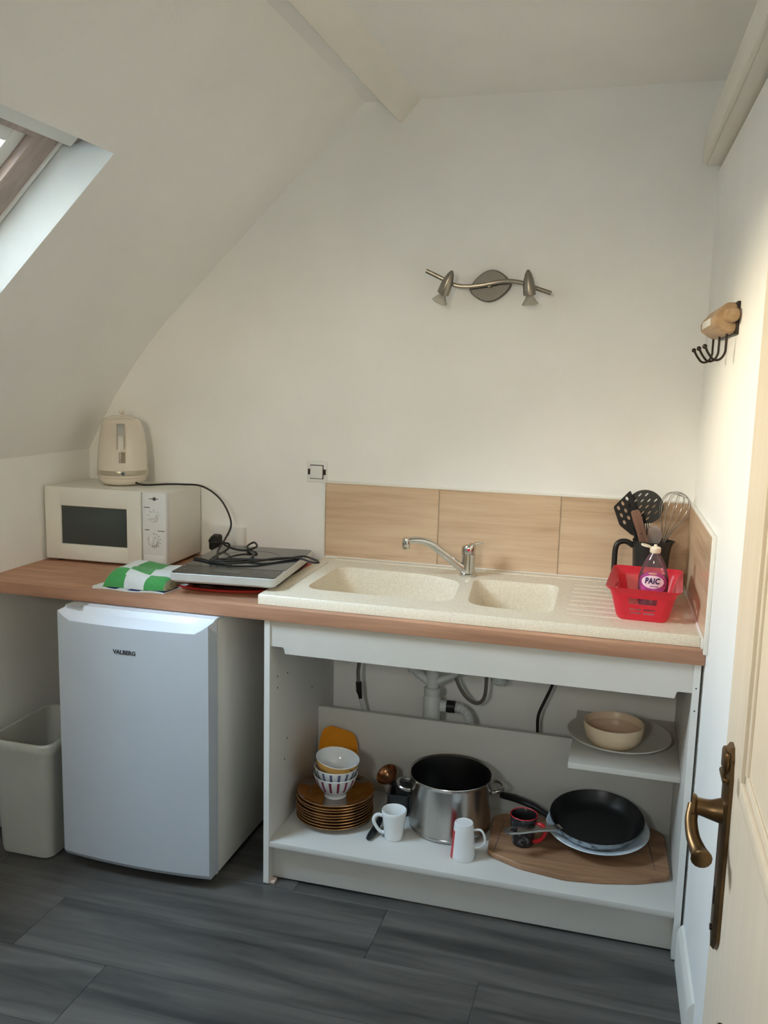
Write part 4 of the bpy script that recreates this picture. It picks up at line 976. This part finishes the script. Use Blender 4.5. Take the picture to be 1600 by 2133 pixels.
# ------------------------------------------------------------------ draining corner: basket, soap, jug of utensils
ZD = ZT+TH+.0004
BK = thing('red_basket', 'red translucent plastic basket on the sink drainer', 'basket', (-.134, -.365, ZD), -.05)
def bk(bm):
    def R2(w, d, r, z): return [(a, b, z) for a, b in rrect(-w, w, -d, d, r, 5)]
    loft(bm, [R2(.060, .118, .02, .004), R2(.064, .122, .022, 0), R2(.068, .126, .024, .006), R2(.070, .128, .024, .012)], True, False)
    # upper rim and flare, inside and outside skins
    loft(bm, [R2(.0835, .141, .022, .070), R2(.086, .144, .022, .082), R2(.097, .155, .024, .092), R2(.099, .157, .024, .093), R2(.0985, .1565, .024, .0905), R2(.088, .146, .022, .080), R2(.0850, .1425, .022, .070)], False, False)
part('base_and_rim', 'basket', BK, bk, smooth=40)
def wall_strip(bm, side):
    # pierced side wall: bars and posts leave the slots open
    def P_(s, t, o):
        k = t; w = .070+.0135*k; d = .128+.013*k
        z = .012+.058*k
        if side == 'front': return ((w-.022)*s, -(d)+o, z)
        if side == 'back': return ((w-.022)*s, d-o, z)
        if side == 'left': return (-(w)+o, (d-.022)*s, z)
        return (w-o, (d-.022)*s, z)
    def cell(s0, s1, t0, t1):
        v = []
        for o in (0, .0016):
            v.append([P_(s0, t0, o), P_(s1, t0, o), P_(s1, t1, o), P_(s0, t1, o)])
        loft(bm, v)
    cuts = [(-.62, .62, .62, .90), (-.62, -.06, .32, .40), (.06, .62, .32, .40), (-.62, -.06, .14, .22), (.06, .62, .14, .22)] if side == 'front' else [] if side == 'back' else [(-.8, -.5, .62, .90), (-.35, -.05, .62, .9), (.05, .35, .62, .90), (.5, .8, .62, .9), (-.7, -.1, .2, .3), (.1, .7, .2, .3)]
    ss = sorted(set([-1, 1] + [c for q in cuts for c in q[:2]])); ts = sorted(set([0, 1] + [c for q in cuts for c in q[2:]]))
    for a, b in zip(ss, ss[1:]):
        for c, d in zip(ts, ts[1:]):
            m_, n_ = (a+b)/2, (c+d)/2
            if any(q[0] < m_ < q[1] and q[2] < n_ < q[3] for q in cuts): continue
            cell(a, b, c, d)
for sd in ('front', 'back', 'left', 'right'): part('side_wall', 'basket', BK, wall_strip, sd, smooth=0)
def corners(bm, cxs, cys):
    for sx in (cxs,):
        for sy in (cys,):
            rings = []
            for k in (0, 1):
                w, d, z, r = .070+.0135*k, .128+.013*k, .012+.058*k, .022
                o = [(sx*(w-r+r*math.sin(t)), sy*(d-r+r*math.cos(t)), z) for t in [PI/2*i/5 for i in range(6)]]
                q = [(sx*(w-r+(r-.0016)*math.sin(t)), sy*(d-r+(r-.0016)*math.cos(t)), z) for t in [PI/2*i/5 for i in range(5, -1, -1)]]
                rings.append(o+q)
            loft(bm, rings)
for cxs in (-1, 1):
    for cys in (-1, 1): part('corner_wall', 'basket', BK, corners, cxs, cys, smooth=40)

SO = thing('dish_soap', 'clear dish soap bottle with pink liquid inside the red basket', 'bottle', (-.113, -.345, ZD+.0045), -.10)
bp_ = [(.018, .030, 0), (.022, .036, .004), (.024, .039, .02), (.025, .041, .06), (.025, .041, .085), (.0235, .037, .105), (.020, .029, .128), (.016, .020, .146), (.0125, .0135, .156), (.0115, .012, .160)]
def oval(w, d, z, s=1.0): return [(w*s*math.cos(t), d*s*math.sin(t), z) for t in [2*PI*i/40 for i in range(40)]]
part('bottle_shell', 'bottle', SO, lambda bm: loft(bm, [oval(w, d, z) for d, w, z in bp_]), smooth=60)
part('pink_liquid', 'soap', SO, lambda bm: loft(bm, [oval(w, d, z, .93) for d, w, z in bp_ if z < .11][:5] + [oval(.0385, .0242, .095, .93)]), smooth=60)
def so_r(z):
    for (d0, w0, a), (d1, w1, b) in zip(bp_, bp_[1:]):
        if a <= z <= b:
            f = (z-a)/(b-a); return d0+(d1-d0)*f, w0+(w1-w0)*f
    return bp_[-1][:2]
def onb(u, v, ww):   # wrap the label plane on the front of the oval bottle
    d, w_ = so_r(v); x = max(-w_*.97, min(w_*.97, u))
    return (x, -d*math.sqrt(max(0, 1-(x/w_)**2))-.0006-ww, v)
def patch(fn_out, ww):
    def f(bm):
        c = bm.verts.new(onb(sum(p[0] for p in fn_out)/len(fn_out), sum(p[1] for p in fn_out)/len(fn_out), ww))
        vs = []
        for s in (.35, .7, 1.0):
            cx = sum(p[0] for p in fn_out)/len(fn_out); cy = sum(p[1] for p in fn_out)/len(fn_out)
            vs.append([bm.verts.new(onb(cx+(a-cx)*s, cy+(b-cy)*s, ww)) for a, b in fn_out])
        n = len(fn_out)
        for i in range(n): bm.faces.new((c, vs[0][i], vs[0][(i+1) % n]))
        for A_, B_ in zip(vs, vs[1:]):
            for i in range(n): bm.faces.new((A_[i], A_[(i+1) % n], B_[(i+1) % n], B_[i]))
    return f
ell = lambda cx, cy, a, b: [(cx+a*math.cos(2*PI*i/28), cy+b*math.sin(2*PI*i/28)) for i in range(28)]
lb = part('label', 'label_pink', SO, patch(ell(0, .075, .037, .034), .0001), smooth=60)
part('label_field', 'label_white', lb, patch(ell(0, .079, .030, .0185), .0006), smooth=60)
part('label_badge', 'label_gold', lb, patch([(-.012, .1005), (.010, .1005), (.010, .1045), (-.012, .1045)], .0010), smooth=60)
text_mesh('brand_lettering', 'PAIC', .0185, 'label_navy', lb, lambda u, v, ww: onb(u*.94-.001, .0815+v*1.2, .0012+ww), .0004, .12, 1.10, .0007)
text_mesh('small_lettering', 'EXCEL', .0050, 'label_navy', lb, lambda u, v, ww: onb(u+.006, .0665+v, .0012+ww), .0003, .1, 1.0, .0001)if False else None
part('label_line', 'label_navy', lb, patch([(-.006, .0655), (.016, .0655), (.016, .0675), (-.006, .0675)], .0010), smooth=60)
cpn = part('cap', 'cap_white', SO, lathe, [(0, .1585), (.0135, .1585), (.0150, .161), (.0150, .172), (.012, .175), (.005, .176), (.004, .182), (0, .182)], 24)
part('flip_lid', 'cap_white', cpn, lambda bm: loft(bm, [[(-.014+c_[0]*.0135-.012, c_[1]*.0135, .175+h_+c_[0]*-.0030) for c_ in [(math.cos(2*PI*i/20), math.sin(2*PI*i/20)) for i in range(20)]] for h_ in (0, .004)]))

JG = thing('utensil_jug', 'tall black plastic jug holding kitchen utensils in the corner', 'jug', (-.118, -.108, ZD), .0)
part('jug_wall', 'nylon', JG, lambda bm: loft(bm, [[(r*math.cos(t)+sp_*max(0, math.cos(t))**14, r*math.sin(t)*(1-.0*max(0, math.cos(t))), z) for t in [2*PI*i/48 for i in range(48)]] for r, z, sp_ in ((.046, 0, 0), (.050, .004, 0), (.053, .08, 0), (.056, .135, 0), (.057, .152, .006), (.0575, .158, .012), (.0550, .158, .012), (.054, .150, .005), (.051, .08, 0), (.047, .006, 0))]), smooth=50)
part('handle', 'nylon', JG, lambda bm: tube(bm, smooth_path([(-.054, -.008, .138), (-.075, -.012, .150), (-.096, -.016, .147), (-.106, -.018, .128), (-.107, -.018, .08), (-.106, -.018, .035), (-.10, -.017, .018), (-.075, -.012, .012), (-.049, -.008, .014)], 5), .0085, 12))
# utensils: each stands in the jug, built along +z from its lower end
def uten(name, label, base, tip, spin=0.0):
    t = thing(name, label, 'utensil', base, 0, 'utensils standing in the black jug')
    d = (Vector(tip)-Vector(base)).normalized(); xa = Vector((math.cos(spin), math.sin(spin), 0)); xa = (xa-d*xa.dot(d)).normalized(); ya = d.cross(xa)
    t.rotation_euler = Matrix(((xa.x, ya.x, d.x), (xa.y, ya.y, d.y), (xa.z, ya.z, d.z))).to_euler(); return t
def blade_with_slots(bm, outline, slots, th):
    vs, es = [], []
    def ringe(pts):
        v = [bm.verts.new((a, 0, b)) for a, b in pts]; return v, [bm.edges.new((v[i], v[(i+1) % len(v)])) for i in range(len(v))]
    o, e_ = ringe(outline); alle = e_[:]
    for s in slots: alle += ringe(s)[1]
    bmesh.ops.triangle_fill(bm, edges=alle, use_beauty=True)
    g = bmesh.ops.extrude_face_region(bm, geom=bm.faces[:])
    bmesh.ops.translate(bm, verts=[v for v in g['geom'] if isinstance(v, bmesh.types.BMVert)], vec=(0, th, 0))
JZ = ZD+.008
# slotted turner at the left
U = uten('slotted_turner', 'black nylon turner with oval holes, leftmost in the jug', (-.092, -.098, JZ), (-.226, -.118, JZ+.29))
part('shaft', 'nylon', U, lambda bm: tube(bm, [(0, 0, 0), (0, 0, .12), (0, 0, .205)], [.006, .006, .008], 8))
def esl(cx, cy, a, b, rot=0): return [(cx+a*math.cos(t)*math.cos(rot)-b*math.sin(t)*math.sin(rot), cy+a*math.cos(t)*math.sin(rot)+b*math.sin(t)*math.cos(rot)) for t in [2*PI*i/10 for i in range(10)]]
part('blade', 'nylon', U, lambda bm: blade_with_slots(bm, round_poly([(-.010, .18), (.012, .18), (.032, .225), (.036, .315), (-.030, .285), (-.034, .225)], .006, 3),
     [esl(-.017+.017*i, .228+.024*j+.009*i, .0042, .0072) for i in range(3) for j in range(3)], .003), smooth=0)
# skimmer
U = uten('skimmer', 'round black nylon skimmer with slanted slots', (-.120, -.092, JZ), (-.150, -.070, JZ+.30), -.08)
part('shaft', 'nylon', U, lambda bm: tube(bm, [(0, 0, 0), (0, 0, .12), (0, 0, .20)], [.006, .006, .009], 8))
sl_ = [esl(-.034+.020*i+.006*(j % 2), .212+.0185*j, .0072, .0021, .75) for i in range(4) for j in range(5)]
sl_ = [s for s in sl_ if (sum(p[0] for p in s)/10)**2+(sum(p[1] for p in s)/10-.248)**2 < .043**2]
part('disc', 'nylon', U, lambda bm: blade_with_slots(bm, [(.055*math.cos(2*PI*i/44), .248+.053*math.sin(2*PI*i/44)) for i in range(44)], sl_, .003), smooth=0)
# knife with wooden handle
U = uten('kitchen_knife', 'knife with worn brown wooden handle standing in the jug', (-.100, -.128, JZ+.02), (-.176, -.156, JZ+.25), .1)
part('blade', 'steel', U, lambda bm: box(bm, -.011, .011, -.0008, .0008, 0, .125))
kh = part('handle', 'knife_wood', U, lambda bm: loft(bm, [[(a*w_, b, z) for a, b in rrect(-1, 1, -.007, .007, .005, 3)] for z, w_ in ((.120, .0125), (.135, .0135), (.17, .0125), (.205, .0140), (.232, .0135), (.238, .009))]))
part('rivet', 'iron', kh, lambda bm: [tube(bm, [(0, -.0068, z), (0, -.0080, z)], .0022, 8) for z in (.135, .165)])
# fork
U = uten('serving_fork', 'steel fork standing in the jug beside the knife', (-.112, -.118, JZ), (-.138, -.130, JZ+.20), .15)
part('stem', 'steel', U, lambda bm: tube(bm, [(0, 0, 0), (0, 0, .13), (0, 0, .150)], [.004, .003, .006], 8))
part('head', 'steel', U, lambda bm: [box(bm, -.011, .011, -.001, .001, .148, .170, .0005)] + [box(bm, -.011+.0062*i, -.0075+.0062*i, -.001, .001, .168, .206, .0005) for i in range(4)])
# spoon
U = uten('serving_spoon', 'shiny steel spoon standing in front of the skimmer', (-.116, -.122, JZ), (-.112, -.145, JZ+.20), .0)
part('stem', 'steel', U, lambda bm: tube(bm, [(0, 0, 0), (0, 0, .12), (0, 0, .142)], [.004, .003, .005], 8))
mat('spoon_steel', (214, 212, 208), 0.34, 0.6, var=0.03)
part('spoon_bowl', 'spoon_steel', U, lambda bm: loft(bm, [[(.021*s*math.cos(t), y_, .170+.032*s*math.sin(t)) for t in [2*PI*i/24 for i in range(24)]] for s, y_ in ((1, -.002), (.8, .005), (.45, .009), (.1, .010), (.08, .008), (.45, .0072), (.78, .0035), (.97, -.002))]), smooth=70)
# whisk
U = uten('balloon_whisk', 'steel wire balloon whisk standing at the right of the jug', (-.122, -.105, JZ), (-.046, -.098, JZ+.30), 0)
part('grip', 'steel', U, lambda bm: tube(bm, [(0, 0, 0), (0, 0, .13)], .007, 10))
for k in range(6):
    a = PI*k/6
    def wire(bm, a=a):
        c, s = math.cos(a), math.sin(a)
        tube(bm, smooth_path([(c*.004, s*.004, .128), (c*.014, s*.014, .180), (c*.038, s*.038, .235), (c*.044, s*.044, .268), (c*.032, s*.032, .297), (0, 0, .310-.002*k), (-c*.032, -s*.032, .297), (-c*.044, -s*.044, .268), (-c*.038, -s*.038, .235), (-c*.014, -s*.014, .180), (-c*.004, -s*.004, .128)], 5), .0009, 6)
    part('wire_loop', 'steel', U, wire, smooth=60)
